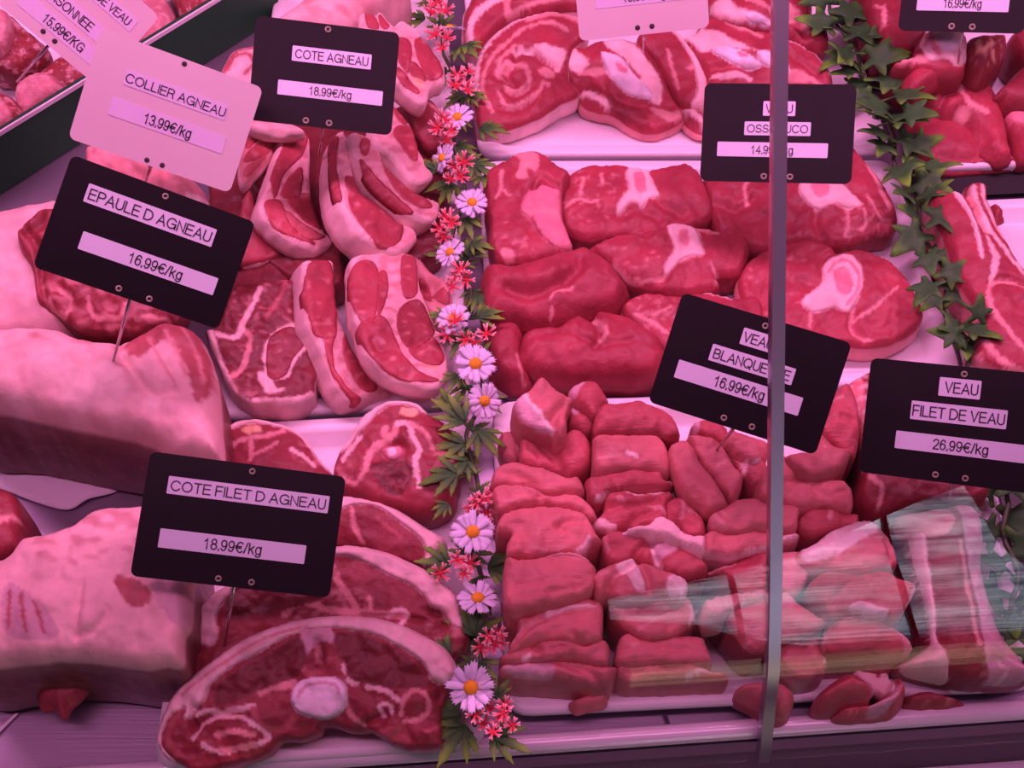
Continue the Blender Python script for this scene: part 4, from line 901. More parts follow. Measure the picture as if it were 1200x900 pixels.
cube(b2, 'long veal piece right of the glass joint below the blanquette card', '655,600 720,560 800,517 900,640 1020,648 1152,668 1205,750 1182,832 1050,790 962,812 892,832 762,792 662,762 636,720', 0.046, [('K', 4, 0.002, '800,700 900,660 980,660'), ('L', 2, 'fat_pink', '1000,660 1080,650'), ('U', '780,640', 16, 0.003), ('K', 4, 0.002, '960,730 1060,760 1150,740')])
cube(b2, 'soft pale veal slice under the lower right corner of the blanquette card', '800,522 870,500 960,480 1010,382 1100,450 1192,490 1122,602 982,642 920,632 850,592', 0.052, [('S', 'fat_pale', '980,480 1060,480 1060,560 980,560', 0.3, 0.35), ('K', 4, 0.002, '1030,420 1080,450 1140,470')], base='veal_pale')
cube(b2, 'upright veal piece between the blanquette and filet price cards', '1008,362 1040,260 1110,122 1180,98 1225,200 1240,400 1202,512 1100,452', 0.050, [('K', 4, 0.002, '1130,300 1200,330'), ('L', 2, 'fat_pink', '1060,200 1130,180')], base='veal_mid')
cube(b4, 'smooth veal cube with pale corner left of the glass joint', '362,118 430,70 520,20 620,13 702,40 870,60 882,130 862,192 770,202 640,197 560,217 460,205 380,170', 0.048, [('P', 'fat_pink', '362,120 385,118 460,190 440,205 350,200'), ('L', 2, 'fat_pink', '420,90 440,120')])
cube(b4, 'veal slab with pale lower edge crossing behind the glass joint', '338,215 460,208 640,197 790,222 882,215 872,242 700,312 560,345 490,362 400,358 310,345', 0.044, [('L', 5, 'fat', '315,350 400,365 490,372 600,335 690,312 790,260 870,235'), ('L', 3, 'fat_pink', '345,212 420,205 560,215')], side='fat_pink')
cube(b4, 'veal piece with painted reflection below the pale edged slab', '345,442 400,420 480,400 560,350 640,335 760,320 900,330 942,400 932,500 852,592 760,572 680,562 560,562 480,500 400,450', 0.040, [('P', 'veal', '350,420 480,380 640,345 640,420 500,440 380,450'), ('P', 'fat_pink', '700,330 900,332 935,400 925,500 850,580 720,520'), ('L', 3, 'fat_pink', '360,440 440,430 500,400')], base='veal_mid')  # pale right hand patch is the glass reflection put into the colour
cube(b4, 'round red veal cube with white seam right of the glass joint', '868,162 900,102 1000,65 1062,75 1132,95 1230,110 1225,170 1150,190 1000,222 902,212', 0.040, [('L', 4, 'fat_pink', '1045,70 1062,110 1050,150')], base='veal_mid')
cube(b4, 'pleated band of pale veal fat above the big grained cube', '332,620 362,602 500,570 700,548 720,560 700,610 600,640 470,690 435,720 342,732 322,680', 0.044, [('K', 3, 0.002, '480,590 490,640'), ('K', 3, 0.002, '540,580 560,630'), ('K', 3, 0.002, '600,565 620,610'), ('K', 3, 0.002, '370,620 400,680')], base='fat_pink', mat=MF, t=0.018)
cube(b4, 'big grained veal cube at the foot of the glass joint', '428,682 620,602 800,568 852,602 962,682 1047,745 962,802 862,832 722,882 640,922 560,872 500,795 460,740', 0.040, [('P', 'fat_pink', '760,575 850,590 880,640 780,680'), ('L', 2, 'fat_pink', '560,890 600,860 640,850'), ('L', 4, 'fat_pink', '820,870 860,850')], tilt=(0.0, -0.1), side='veal')
cube(b6, 'small veal cube at the front edge of the tray crossed by the glass joint', '520,525 560,482 700,478 800,498 870,562 850,638 830,672 760,688 690,652 600,596 522,558', 0.022, [('L', 2, 'fat_pink', '860,560 875,580'), ('U', '780,560', 14, 0.002)], side='veal_mid', rr=0.008, r=14)
cube(b6, 'pale veal cube at the front right of the glass joint', '758,292 862,240 1000,200 1032,300 1050,380 1036,430 982,455 900,462 850,450 800,420 752,380', 0.030, [('L', 3, 'fat_pale', '1010,210 1030,290 1030,380'), ('L', 4, 'fat_pale', '810,262 870,262')], base='veal_pale', side='film')
cube(b7, 'large red veal piece right of the glass joint with a pale fat tab', '-55,620 0,560 60,543 200,560 300,540 400,545 470,580 572,620 522,740 462,812 380,802 250,782 180,772 80,812 20,740 -30,690', 0.046, [('C', 'fat_tab', 'fat', '175,760 240,732 330,755 400,780 385,806 250,782', 0.0015, MF, ()), ('K', 4, 0.002, '60,740 160,640 300,600'), ('L', 3, 'fat_pale', '570,625 525,740'), ('U', '120,620', 14, 0.002), ('K', 3, 0.002, '300,560 380,620 450,640')], base='veal_mid')
cube(b7, 'pale veal piece with painted reflection in front of the filet price card', '-130,430 -30,380 60,310 200,250 340,250 400,310 462,470 432,502 300,542 200,560 60,545 -60,545 -140,500', 0.043, [('P', 'fat_pale', '-100,420 60,320 200,260 330,260 320,330 200,400 60,480 -80,500'), ('L', 4, 'fat_pink', '385,280 410,380 430,490'), ('K', 4, 0.003, '370,270 395,380 420,480')], base='veal_pale')  # broad pale patch paints the mirrored daylight onto the meat
cube(b8, 'tall veal piece behind the knob of film at the right front of the tray', '20,122 80,20 150,-12 380,8 452,80 542,165 548,200 500,225 420,235 300,225 200,225 60,220 20,190', 0.036, [('L', 3, 'fat_pink', '30,250 20,180 60,60 100,20'), ('P', 'fat_pink', '400,60 460,90 545,180 550,222 510,270 480,160'), ('L', 3, 'fat_pale', '500,120 545,190'), ('U', '200,150', 30, 0.003)], base='veal_mid')
cube(b8, 'rounded veal cube at the very front right of the tray', '0,480 30,415 110,348 160,326 230,333 310,400 330,450 302,490 180,502 60,512', 0.028, [], base='veal_mid', rr=0.011, r=20, bulge=0.006)
cube(b8, 'rolled front veal piece with knobs of pale film on top', '112,548 200,520 310,510 362,480 420,425 450,345 512,400 522,470 482,532 400,556 250,566 150,568', 0.022, [('C', 'film_knob', 'fat', '215,315 280,260 340,200 380,195 412,215 412,280 442,350 440,440 400,455 350,425 335,440 305,385', 0.004, MF, [('L', 4, 'veal', '370,280 360,330')]), ('P', 'film', '300,530 400,500 430,440 470,430 440,500 380,560 310,565')], base='veal_mid', rr=0.009, r=16, bulge=0.006)
meat(b8, 'veal_trimming', 'small veal trimming lying under the front end of the filet', 'meat', None,
     '500,520 545,462 640,450 760,480 860,510 760,530 620,538', 0.012, None, (0, 0), 'veal', rr=0.003, r=6, feats=[('S', 'fat_pink', '500,520 760,480 760,530', 0.1, 0.0)])

# ---- veal fillet
meat(PX, 'veal_fillet', 'long veal fillet with silvery skin at the right front of the tray', 'meat', None,
     '1053,603 1080,596 1100,592 1120,588 1140,588 1155,606 1158,640 1154,660 1161,690 1169,720 1177,740 1193,760 1206,778 1218,792 1206,798 1160,799 1120,796 1088,790 1068,784 1056,778 1072,768 1086,755 1083,725 1077,690 1069,660 1061,630', 0.037, None, (0.0, -0.22), 'veal_deep', side='veal_deep', step=3, bulge=0.008, rr=0.009, r=18, rough=0.002,
     feats=[('C', 'fat_strip', 'fat', '1078,630 1084,660 1089,690 1093,722 1096,750 1104,770 1110,788 1116,797 1090,792 1070,786 1060,779 1076,768 1091,754 1088,725 1081,690 1073,660 1066,632', 0.0015, MF, ()), ('P', 'film', '1120,592 1150,600 1154,650 1164,700 1180,745 1205,790 1180,815 1150,780 1140,720 1128,660'), ('L', 4, 'fat_pale', '1166,780 1176,790 1170,806 1160,814'), ('P', 'fat_pink', '1056,605 1100,594 1112,610 1100,632 1066,632'), ('L', 3, 'fat_pink', '1118,640 1128,700 1140,760'), ('S', 'fat_pink', '1150,740 1210,790 1190,816 1150,810', 0.09, 0.1)])
meat(PX, 'veal_fillet', 'darker veal fillet with fatty edge behind the filet de veau price card', 'meat', None,
     '992,452 1005,440 1030,434 1082,468 1150,540 1160,575 1120,588 1062,592 1032,597 1012,585 1008,570 1013,545 1011,510 997,478', 0.044, None, (0, 0), 'veal_deep', side='veal_deep', mat=ML,
     feats=[('P', 'veal_pale', '996,455 1010,445 1014,480 1018,510 1014,545 1006,520'), ('S', 'fat_pale', '992,445 1030,440 1026,540 1004,540', 0.16, 0.0), ('L', 4, 'fat_pink', '1020,560 1032,575 1030,592')])

# ---- veal rib rack and escalopes (right)
meat(r4, 'veal_rib_rack', 'rack of veal ribs with white fat stripe at the right edge', 'meat', None,
     '778,8 800,-22 840,-6 872,-14 890,-6 938,-8 938,-44 975,-56 1028,-42 1036,20 1060,80 1085,150 1128,225 1200,348 1290,500 1290,840 1160,840 1040,812 985,760 985,700 1000,600 978,512 920,432 880,352 840,200 800,120', 0.034, None, (0, -0.05), 'veal', side='fat_pink', bulge=0.004,
     feats=[('C', 'fat_strip', 'fat', '862,-8 888,-4 925,60 960,150 985,240 998,335 985,330 965,240 930,130 890,60', 0.0012, MF, ()), ('L', 4, 'fat', '958,-20 985,100 1020,170 1080,260 1200,400'), ('L', 4, 'fat', '1000,-30 1020,60 1060,150 1130,250 1200,360'), ('L', 3, 'fat_pink', '945,0 975,110 1010,190'),
            ('P', 'fat', '1010,215 1050,290 1080,330 1055,400 1030,440 1035,330'), ('L', 4, 'fat_pink', '1200,470 1120,432 1050,440 1025,480 1040,560 1100,650 1200,770'), ('L', 5, 'fat_pink', '980,520 1010,700 1100,800 1200,850'), ('P', 'fat_pink', '985,740 1050,810 1160,850 1100,860 990,790'), ('K', 4, 0.003, '1040,440 1120,428 1220,450'), ('K', 4, 0.003, '930,-10 960,110 1020,200')])
meat(d8, 'veal_trimming', 'small torn veal tip sticking out beside the rib rack', 'meat', None, '860,500 940,515 1018,600 960,632 945,720 890,640', 0.022, 0.008, (0, 0), 'veal')
GE = 'veal escalopes and shank on the back right tray'
meat(d7, 'veal_piece', 'dark red veal piece at the top right behind the ivy', 'meat', GE,
     '50,-150 100,0 130,130 200,230 212,322 300,347 420,342 472,282 525,200 525,-150', 0.042, None, (0, -0.15), 'veal_deep', side='veal_deep', feats=[('L', 3, 'fat_pink', '210,60 215,180'), ('L', 2, 'fat_pink', '150,50 210,70')])
meat(d7, 'veal_shank_slice', 'veal shank end with large round white bone under the top right price card', 'meat', GE,
     '310,412 420,380 480,300 500,230 590,190 722,190 802,258 808,350 800,450 780,500 640,520 480,485 400,445', 0.048, None, (0, -0.2), 'veal', feats=[
         ('C', 'shank_bone', 'bone', '478,310 510,232 590,196 722,198 792,252 800,342 788,440 720,472 640,432 540,442 495,392', 0.0008, MB, [('L', 4, 'fat_pink', '500,330 530,250 600,215 720,215 770,270 775,360'), ('P', 'bone_pale', '600,300 680,290 720,340 690,390 620,380'), ('L', 6, 'marrow', '540,290 550,340 590,400')]), ('P', 'fat_pink', '310,412 420,385 500,400 540,450 430,440')])
meat(d7, 'veal_shank_end', 'dark dried round meat ball with fat specks beside the white bone', 'meat', GE,
     '795,260 880,228 1060,215 1102,258 1098,350 1042,430 982,490 900,512 822,462 785,400', 0.046, None, (0, -0.15), 'lamb', side='lamb', mat=ML, rr=0.01, r=16, bulge=0.006, feats=[('L', 4, 'fat_tan', '855,330 865,390'), ('L', 3, 'fat_tan', '890,405 950,350'), ('L', 4, 'fat_tan', '960,410 975,430'), ('S', 'fat_tan', '830,300 1080,330 1000,470 840,460', 0.25, 0.3)])
meat(d7, 'veal_escalope', 'broad veal escalope lowest at the front edge of the back right tray', 'meat', GE,
     '395,650 480,680 600,760 760,830 900,960 985,1085 1120,1090 1130,1130 900,1150 700,1165 560,1165 500,1100 440,1000 420,900 395,800', 0.015, None, (0, -0.05), 'veal', feats=[('K', 4, 0.002, '600,1110 760,1130 900,1100'), ('U', '650,1000', 20, 0.002)])
meat(d7, 'veal_escalope', 'large folded veal escalope with white seam and a card pin in it', 'meat', GE,
     '478,642 560,570 640,518 780,478 880,540 962,590 1012,660 1052,760 1082,880 1102,1000 1122,1080 1050,1110 960,1060 900,1010 800,862 700,822 600,772 500,702', 0.024, 0.012, (0, -0.1), 'veal', feats=[
         ('L', 5, 'fat_pink', '735,600 745,680 800,750 860,780 925,812'), ('K', 5, 0.004, '600,770 640,700 700,690'), ('K', 6, 0.005, '700,820 760,800 810,850 880,920 930,980'), ('P', 'fat_pink', '700,800 760,770 820,800 800,840'), ('U', '700,720', 20, 0.003)])
meat(d7, 'veal_escalope', 'small rolled veal escalope directly under the round white bone', 'meat', GE,
     '385,520 440,470 560,428 650,450 688,482 610,545 520,592 450,635 395,600', 0.042, 0.014, (0, -0.1), 'veal', feats=[])
meat(d7, 'veal_escalope', 'dark veal slice at the right edge under the white paper', 'meat', GE,
     '1008,642 1100,550 1200,450 1330,430 1330,700 1100,692 1060,662', 0.034, None, (0, -0.05), 'veal_deep', feats=[])
meat(d7, 'veal_shank_slice', 'veal shank slice with pale bone at the right edge above the tray rim', 'meat', GE,
     '1035,692 1090,678 1200,680 1330,690 1330,1010 1200,1082 1135,955 1075,830', 0.022, None, (0, -0.05), 'veal', feats=[('C', 'shank_bone', 'marrow', '1060,740 1120,700 1250,690 1320,720 1320,900 1200,900 1100,850', 0.0008, MB, [('L', 4, 'fat', '1080,760 1140,720 1260,710')])])
meat(d7, 'veal_piece', 'red veal piece at the top right corner beside the price card', 'meat', GE,
     '1120,250 1200,165 1330,190 1330,370 1200,372', 0.036, None, (0, -0.1), 'veal_deep', feats=[])

# ------------------------------------------------------------------ price cards
M_CARD_B = mat_plain('black_card_plastic', (0.004, 0.0015, 0.004), rough=0.42, spec=0.22, var=0.15, scale=60)
M_CARD_P = mat_plain('pale_card_plastic', (0.65, 0.55, 0.58), rough=0.38, var=0.03, scale=40)
M_LABEL = mat_plain('white_label_tape', (0.66, 0.66, 0.80), rough=0.35, var=0.03, scale=120)
M_LABEL_P = mat_plain('pale_label_tape', (0.68, 0.58, 0.78), rough=0.32, var=0.04, scale=120)
M_INK = mat_plain('black_ink', (0.010, 0.008, 0.012), rough=0.5)
M_EYE = mat_plain('eyelet_metal', (0.36, 0.32, 0.24), rough=0.5, metal=0.4)
M_HOLE = mat_plain('dark_hole', (0.03, 0.015, 0.02), rough=0.6)
M_PIN = mat_plain('steel_pin', (0.62, 0.58, 0.60), rough=0.25, metal=0.95)

def _arc(cx, cy, rx, ry, a0, a1, n=None):
    n = n or max(5, int(abs(a1 - a0) / 14))
    return [(cx + rx * math.cos(math.radians(a0 + (a1 - a0) * i / n)), cy + ry * math.sin(math.radians(a0 + (a1 - a0) * i / n))) for i in range(n + 1)]

GLYPH = {
    'A': (.70, [[(0, 0), (.35, 1), (.70, 0)], [(.12, .33), (.58, .33)]]),
    'B': (.62, [[(0, 0), (0, 1)] + [(.34, 1)] + _arc(.34, .765, .23, .235, 90, -90) + [(0, .53)], [(.34, .53)] + _arc(.36, .265, .26, .265, 90, -90) + [(0, 0)]]),
    'C': (.76, [_arc(.40, .5, .40, .5, 38, 322)]),
    'D': (.70, [[(0, 0), (0, 1), (.26, 1)] + _arc(.26, .5, .44, .5, 90, -90) + [(.26, 0), (0, 0)]]),
    'E': (.58, [[(.56, 1), (0, 1), (0, 0), (.58, 0)], [(0, .53), (.52, .53)]]),
    'F': (.54, [[(.54, 1), (0, 1), (0, 0)], [(0, .51), (.48, .51)]]),
    'G': (.78, [_arc(.40, .5, .40, .5, 38, 318) , [(.44, .47), (.77, .47), (.77, .0)], [(.70, .165), (.77, .30)]]),
    'I': (.02, [[(.01, 0), (.01, 1)]]),
    'K': (.62, [[(0, 0), (0, 1)], [(.58, 1), (0, .40)], [(.20, .60), (.62, 0)]]),
    'L': (.50, [[(0, 1), (0, 0), (.50, 0)]]),
    'N': (.60, [[(0, 0), (0, 1), (.60, 0), (.60, 1)]]),
    'O': (.82, [_arc(.41, .5, .41, .5, 0, 360)]),
    'P': (.58, [[(0, 0), (0, 1), (.32, 1)] + _arc(.32, .73, .27, .27, 90, -90) + [(0, .46)]]),
    'Q': (.82, [_arc(.41, .5, .41, .5, 0, 360), [(.48, .22), (.76, -.06)]]),
    'R': (.62, [[(0, 0), (0, 1), (.34, 1)] + _arc(.34, .745, .26, .255, 90, -90) + [(0, .49)], [(.36, .49), (.52, .40), (.56, .15), (.60, 0)]]),
    'S': (.62, [_arc(.31, .745, .27, .255, 15, 262) + _arc(.31, .255, .31, .255, 82, -168)]),
    'T': (.62, [[(0, 1), (.62, 1)], [(.31, 1), (.31, 0)]]),
    'U': (.60, [[(0, 1), (0, .30)] + _arc(.30, .30, .30, .30, 180, 360) + [(.60, 1)]]),
    'V': (.64, [[(0, 1), (.32, 0), (.64, 1)]]),
    '0': (.50, [_arc(.25, .5, .25, .5, 0, 360)]),
    '1': (.50, [[(.08, .75), (.22, .82), (.30, 1), (.30, 0)]]),
    '2': (.50, [_arc(.25, .73, .24, .27, 170, -40) + [(.02, .05), (.02, 0), (.50, 0)]]),
    '3': (.50, [_arc(.24, .75, .22, .25, 160, -90) , _arc(.24, .26, .25, .26, 90, -160)]),
    '4': (.52, [[(.38, 0), (.38, 1), (0, .30), (.52, .30)]]),
    '5': (.50, [[(.46, 1), (.09, 1), (.04, .48)] + _arc(.24, .32, .25, .32, 130, -155)]),
    '6': (.50, [_arc(.25, .31, .24, .31, 0, 360), _arc(.27, .50, .26, .50, 40, 190)]),
    '8': (.50, [_arc(.25, .76, .21, .24, 0, 360), _arc(.25, .27, .25, .27, 0, 360)]),
    '9': (.50, [_arc(.25, .69, .24, .31, 0, 360), _arc(.23, .50, .26, .50, 10, -140)]),
    '.': (.06, [[(.03, -.04), (.03, .06)]]),
    '/': (.28, [[(0, 0), (.28, 1)]]),
    '\u20ac': (.60, [_arc(.40, .5, .32, .5, 48, 312), [(-.02, .58), (.50, .58)], [(-.02, .42), (.46, .42)]]),
    'k': (.44, [[(0, 0), (0, 1)], [(.41, .72), (0, .30)], [(.16, .45), (.44, 0)]]),
    'g': (.48, [_arc(.24, .36, .24, .36, 0, 360), [(.48, .72), (.48, -.04)] + _arc(.245, -.04, .235, .22, 0, -160)]),
    ' ': (.12, []),
}

def text_mesh(txt, width, height):
    """plain sans letters drawn as pen strokes, centred on 0,0, scaled to the given width and cap height; a thin solid"""
    strokes, x = [], 0.0
    for ch in txt:
        adv, st = GLYPH[ch]
        for q in st:
            strokes.append(np.array(q, float) + np.array([x, 0]))
        x += adv + 0.19
    lo = min(q[:, 0].min() for q in strokes); hi = max(q[:, 0].max() for q in strokes)
    hw = 0.056 * height
    V, Fc = [], []
    for q in strokes:
        p = np.stack([(q[:, 0] - (lo + hi) / 2) * (width - 2 * hw) / (hi - lo), (q[:, 1] - 0.5) * (height - 2 * hw)], 1)
        p = np.array([p[0]] + [p[i] for i in range(1, len(p)) if np.linalg.norm(p[i] - p[i - 1]) > 1e-7])
        closed = np.linalg.norm(p[0] - p[-1]) < 1e-9
        if closed:
            p = p[:-1]
        m = len(p)
        L_, R_ = [], []
        for i in range(m):
            a_ = p[i - 1] if (i > 0 or closed) else None
            b_ = p[(i + 1) % m] if (i < m - 1 or closed) else None
            d1 = (p[i] - a_) / np.linalg.norm(p[i] - a_) if a_ is not None else None
            d2 = (b_ - p[i]) / np.linalg.norm(b_ - p[i]) if b_ is not None else None
            if d1 is None: d1 = d2
            if d2 is None: d2 = d1
            n1, n2 = np.array([-d1[1], d1[0]]), np.array([-d2[1], d2[0]])
            nn = n1 + n2
            ln = np.linalg.norm(nn)
            nn = nn / ln if ln > 1e-6 else n1
            k = min(2.2, 1 / max(0.3, nn @ n1))
            e = np.zeros(2)
            if not closed and i == 0: e = -d2 * hw
            if not closed and i == m - 1: e = d1 * hw
            L_.append(p[i] + nn * hw * k + e); R_.append(p[i] - nn * hw * k + e)
        for zz in (0.00012, 0.0):
            for i in range(m):
                V.append((*L_[i], zz)); V.append((*R_[i], zz))
        b0 = len(V) - 4 * m
        for i in range(m if closed else m - 1):
            j = (i + 1) % m
            t0, t1, t2, t3 = b0 + 2 * i, b0 + 2 * i + 1, b0 + 2 * j + 1, b0 + 2 * j
            o_ = 2 * m
            Fc += [[t0, t1, t2, t3], [t0 + o_, t3 + o_, t2 + o_, t1 + o_], [t0, t3, t3 + o_, t0 + o_], [t1, t1 + o_, t2 + o_, t2]]
    return np.array(V), Fc

def rounded_rect(w_, h_, rad, k=5):
    out = []
    for cx, cy, a0 in ((w_ / 2 - rad, h_ / 2 - rad, 0), (-w_ / 2 + rad, h_ / 2 - rad, 90), (-w_ / 2 + rad, -h_ / 2 + rad, 180), (w_ / 2 - rad, -h_ / 2 + rad, 270)):
        for j in range(k + 1):
            a = math.radians(a0 + 90 * j / k)
            out.append((cx + rad * math.cos(a), cy + rad * math.sin(a)))
    return np.array(out)

def price_card(label, ctr, wpx, hpx, ang, z, strips, eyes, pin=None, pale=False, lean=0.0, group=None):
    c = unz(np.array([ctr], float), z)[0]
    view = c - CAMP
    dist = view @ FW
    s = dist / F                                     # metres per pixel there
    n = -view / np.linalg.norm(view)
    n = n + np.array([0, 0, lean]); n /= np.linalg.norm(n)
    x = RT - n * (RT @ n); x /= np.linalg.norm(x)
    y = np.cross(n, x)
    a = math.radians(-ang)
    ex = x * math.cos(a) + y * math.sin(a)
    ey = -x * math.sin(a) + y * math.cos(a)
    R = np.stack([ex, ey, n], 1)
    def put(P2, zz):
        P2 = np.asarray(P2, float)
        return (R @ np.stack([P2[:, 0], P2[:, 1], np.broadcast_to(zz, len(P2))])).T
    root = bpy.data.objects.new('price_card', None)
    root.empty_display_size = 0.01
    root.location = c
    COL.objects.link(root)
    tag(root, label, 'price card', group)
    cl = -n @ (view / np.linalg.norm(view))         # how squarely the card faces the lens
    W, Hh = wpx * s, hpx * s / cl
    rr_ = rounded_rect(W, Hh, 8 * s)
    m = len(rr_)
    th = 0.0008
    V = np.vstack([put(rr_, -th), put(rr_, 0)])
    Fc = [(i, (i + 1) % m, m + (i + 1) % m, m + i) for i in range(m)] + [list(range(m))[::-1], list(range(m, 2 * m))]
    link_mesh('card', V, Fc, M_CARD_P if pale else M_CARD_B, root, False)
    for (txt, sx, sy, sw, sh, tw, tdx) in strips:
        # position in px from the card centre along the card's own axes
        def loc(px, py):
            d = np.array([px - ctr[0], py - ctr[1]])
            ca, sa = math.cos(math.radians(ang)), math.sin(math.radians(ang))
            return np.array([(d[0] * ca + d[1] * sa) * s, -(-d[0] * sa + d[1] * ca) * s / cl])
        o2 = loc(sx, sy)
        r2 = rounded_rect(sw * s, sh * s, 0.8 * s, 1) + o2
        k = len(r2)
        V = np.vstack([put(r2, 0.00005), put(r2, 0.0002)])
        Fc = [(i, (i + 1) % k, k + (i + 1) % k, k + i) for i in range(k)] + [list(range(k))[::-1], list(range(k, 2 * k))]
        st_ = link_mesh('label_strip', V, Fc, M_LABEL_P if pale else M_LABEL, root, False)
        if txt:
            tv, tf = text_mesh(txt, tw * s, sh * 0.60 * s)
            q = put(tv[:, :2] + o2 + np.array([tdx * s, -0.01 * sh * s]), 0.00022)
            q = q + np.outer(tv[:, 2], n)
            link_mesh('lettering', q, tf, M_INK, st_, False)
    for (ux, uy) in eyes:
        o2 = np.array([ux * s, uy * s / cl])
        ro, ri_ = 3.9 * s, 2.0 * s
        A = np.linspace(0, 2 * math.pi, 16, endpoint=False)
        cs = np.stack([np.cos(A), np.sin(A)], 1)
        if pale:
            rings = [(cs * ri_ * 1.5 + o2, 0.00006), (cs * ri_ * 1.5 + o2, 0.0002), (cs * ri_ * 0.5 + o2, 0.00015)]
            mt = M_HOLE
        else:
            rings = [(cs * ro + o2, 0.0), (cs * ro * 0.9 + o2, 0.0006), (cs * ri_ * 1.15 + o2, 0.0006), (cs * ri_ + o2, 0.0001)]
            mt = M_EYE
        V = np.vstack([put(p, zz) for p, zz in rings])
        Fc = []
        for kk in range(len(rings) - 1):
            for i in range(16):
                j = (i + 1) % 16
                Fc.append((kk * 16 + i, kk * 16 + j, (kk + 1) * 16 + j, (kk + 1) * 16 + i))
        Fc.append([(len(rings) - 1) * 16 + i for i in range(16)])
        eo = link_mesh('eyelet', V, Fc, mt, root, True)
        eo.data.materials.append(M_HOLE)
        eo.data.polygons[len(Fc) - 1].material_index = 1
    if pin:
        (tx, ty, tz) = pin
        tip = unz(np.array([[tx, ty]], float), tz)[0] - c
        top = put([(4 * s if not pale else 0, -Hh * 0.28)], -th - 0.0009)[0]
        low = put([(3 * s if not pale else 0, -Hh * 0.5)], -th - 0.0009)[0]
        low = low + (tip - top) * 0.02
        path = [top, low, tip]
        Vs, Fc = [], []
        for pi_, p in enumerate(path):
            dvec = path[min(pi_ + 1, 2)] - path[max(pi_ - 1, 0)]
            dvec = dvec / np.linalg.norm(dvec)
            u = np.cross(dvec, [1, 0, 0]); u /= np.linalg.norm(u)
            v = np.cross(dvec, u)
            rad = 0.00085 if pi_ < 2 else 0.0006
            for i in range(10):
                aa = 2 * math.pi * i / 10
                Vs.append(p + (u * math.cos(aa) + v * math.sin(aa)) * rad)
        for kk in range(2):
            for i in range(10):
                j = (i + 1) % 10
                Fc.append((kk * 10 + i, kk * 10 + j, kk * 10 + 10 + j, kk * 10 + 10 + i))
        Fc += [list(range(10))[::-1], list(range(20, 30))]
        link_mesh('pin', np.array(Vs), Fc, M_PIN, root, True)
    return root

GPB, GPP = 'black price cards on pins', 'pale pink price cards on pins'
price_card('pale price card lettered 15.99 euro at the top left corner', (93, 11), 142, 112, 43.5, 0.115,
           [('DE VEAU', 130, 9, 62, 17, 46, 2), ('ISONNEE', 90, 18, 104, 19, 50, -4), ('15.99€/KG', 72, 36, 112, 19, 54, 2)], [(-14, -47), (2, -47)], (20, 96, 0.06), True, group=GPP)
price_card('pale price card lettered COLLIER AGNEAU', (196, 132), 190, 131, 20.2, 0.122,
           [('COLLIER AGNEAU', 207.5, 112, 119, 18, 117, 0), ('13.99€/kg', 196, 147, 134, 21, 55, 0)], [(2, 60), (-6, -60), (12, -60)], (170, 215, 0.075), True, group=GPP)
price_card('black price card lettered COTE AGNEAU', (380, 89), 167, 118, 5.2, 0.105,
           [('COTE AGNEAU', 389, 68, 92, 17.5, 85, 0), ('18.99€/kg', 387, 108, 122, 17, 49, 0)], [(0, 53), (-17, -53), (10, -53)], (374, 182, 0.045), group=GPB, lean=0.30)
price_card('black price card lettered EPAULE D AGNEAU', (172, 286), 218, 136, 20.4, 0.135,
           [('EPAULE D AGNEAU', 178, 253, 151, 22, 144, 0), ('16.99€/kg', 174, 309, 160, 21.5, 63, 8)], [(2, 60), (-13, -60), (23, -60)], (131, 429, 0.0735), group=GPB)
price_card('black price card lettered COTE FILET D AGNEAU', (282, 615.5), 228, 144, 7.0, 0.080,
           [('COTE FILET D AGNEAU', 291, 580, 187, 20.5, 180, 0), ('18.99€/kg', 274, 640, 168, 22, 66, 0)], [(4, 64), (-16, -64), (22, -64)], (263, 756, 0.030), group=GPB)
price_card('pale price card at the top of the veal breast tray', (751, -14), 153, 105, -6.0, 0.095,
           [('18.99€/kg', 755, -6.5, 114, 20, 50, 0)], [(-7, -44), (10, -44)], (754, 62, 0.047), True, group=GPP)
price_card('black price card lettered VEAU OSSOBUCO', (911, 156), 174, 113, 2.8, 0.085,
           [('VEAU', 913, 128, 37, 17, 31, 0), ('OSSOBUCO', 911, 151, 76, 16, 70, 0), ('14.99€/kg', 905, 175, 127, 17, 48, 0)], [(0, 50), (-13, -50), (17, -50)], (915, 232, 0.03), group=GPB, lean=0.30)
price_card('black price card lettered VEAU BLANQUETTE', (877, 437), 203, 136, 17.5, 0.100,
           [('VEAU', 888, 399, 39, 20, 36, 1), ('BLANQUETTE', 881, 427, 100, 20, 92, 0), ('16.99€/kg', 865, 454, 150, 22, 60, 2)], [(2, 58), (-11, -59), (23, -59)], (838, 530, 0.044), group=GPB)
price_card('black price card lettered VEAU FILET DE VEAU', (1121, 498), 208, 138, 6.8, 0.090,
           [('VEAU', 1125, 455, 46, 22, 37, 2), ('FILET DE VEAU', 1123, 486, 106, 22, 102, 0), ('26.99€/kg', 1125, 523.5, 146, 21, 61, 0)], [(2, 60), (-17, -61), (16, -61)], (1108, 600, 0.035), group=GPB)
price_card('black price card lettered 16.99 euro at the top right corner', (1131, -14), 140, 98, 4.5, 0.085,
           [('16.99€/kg', 1129, 3, 102, 18, 42, 0)], [(-10, -43), (13, -43)], (1120, 92, 0.038), group=GPB, lean=0.30)

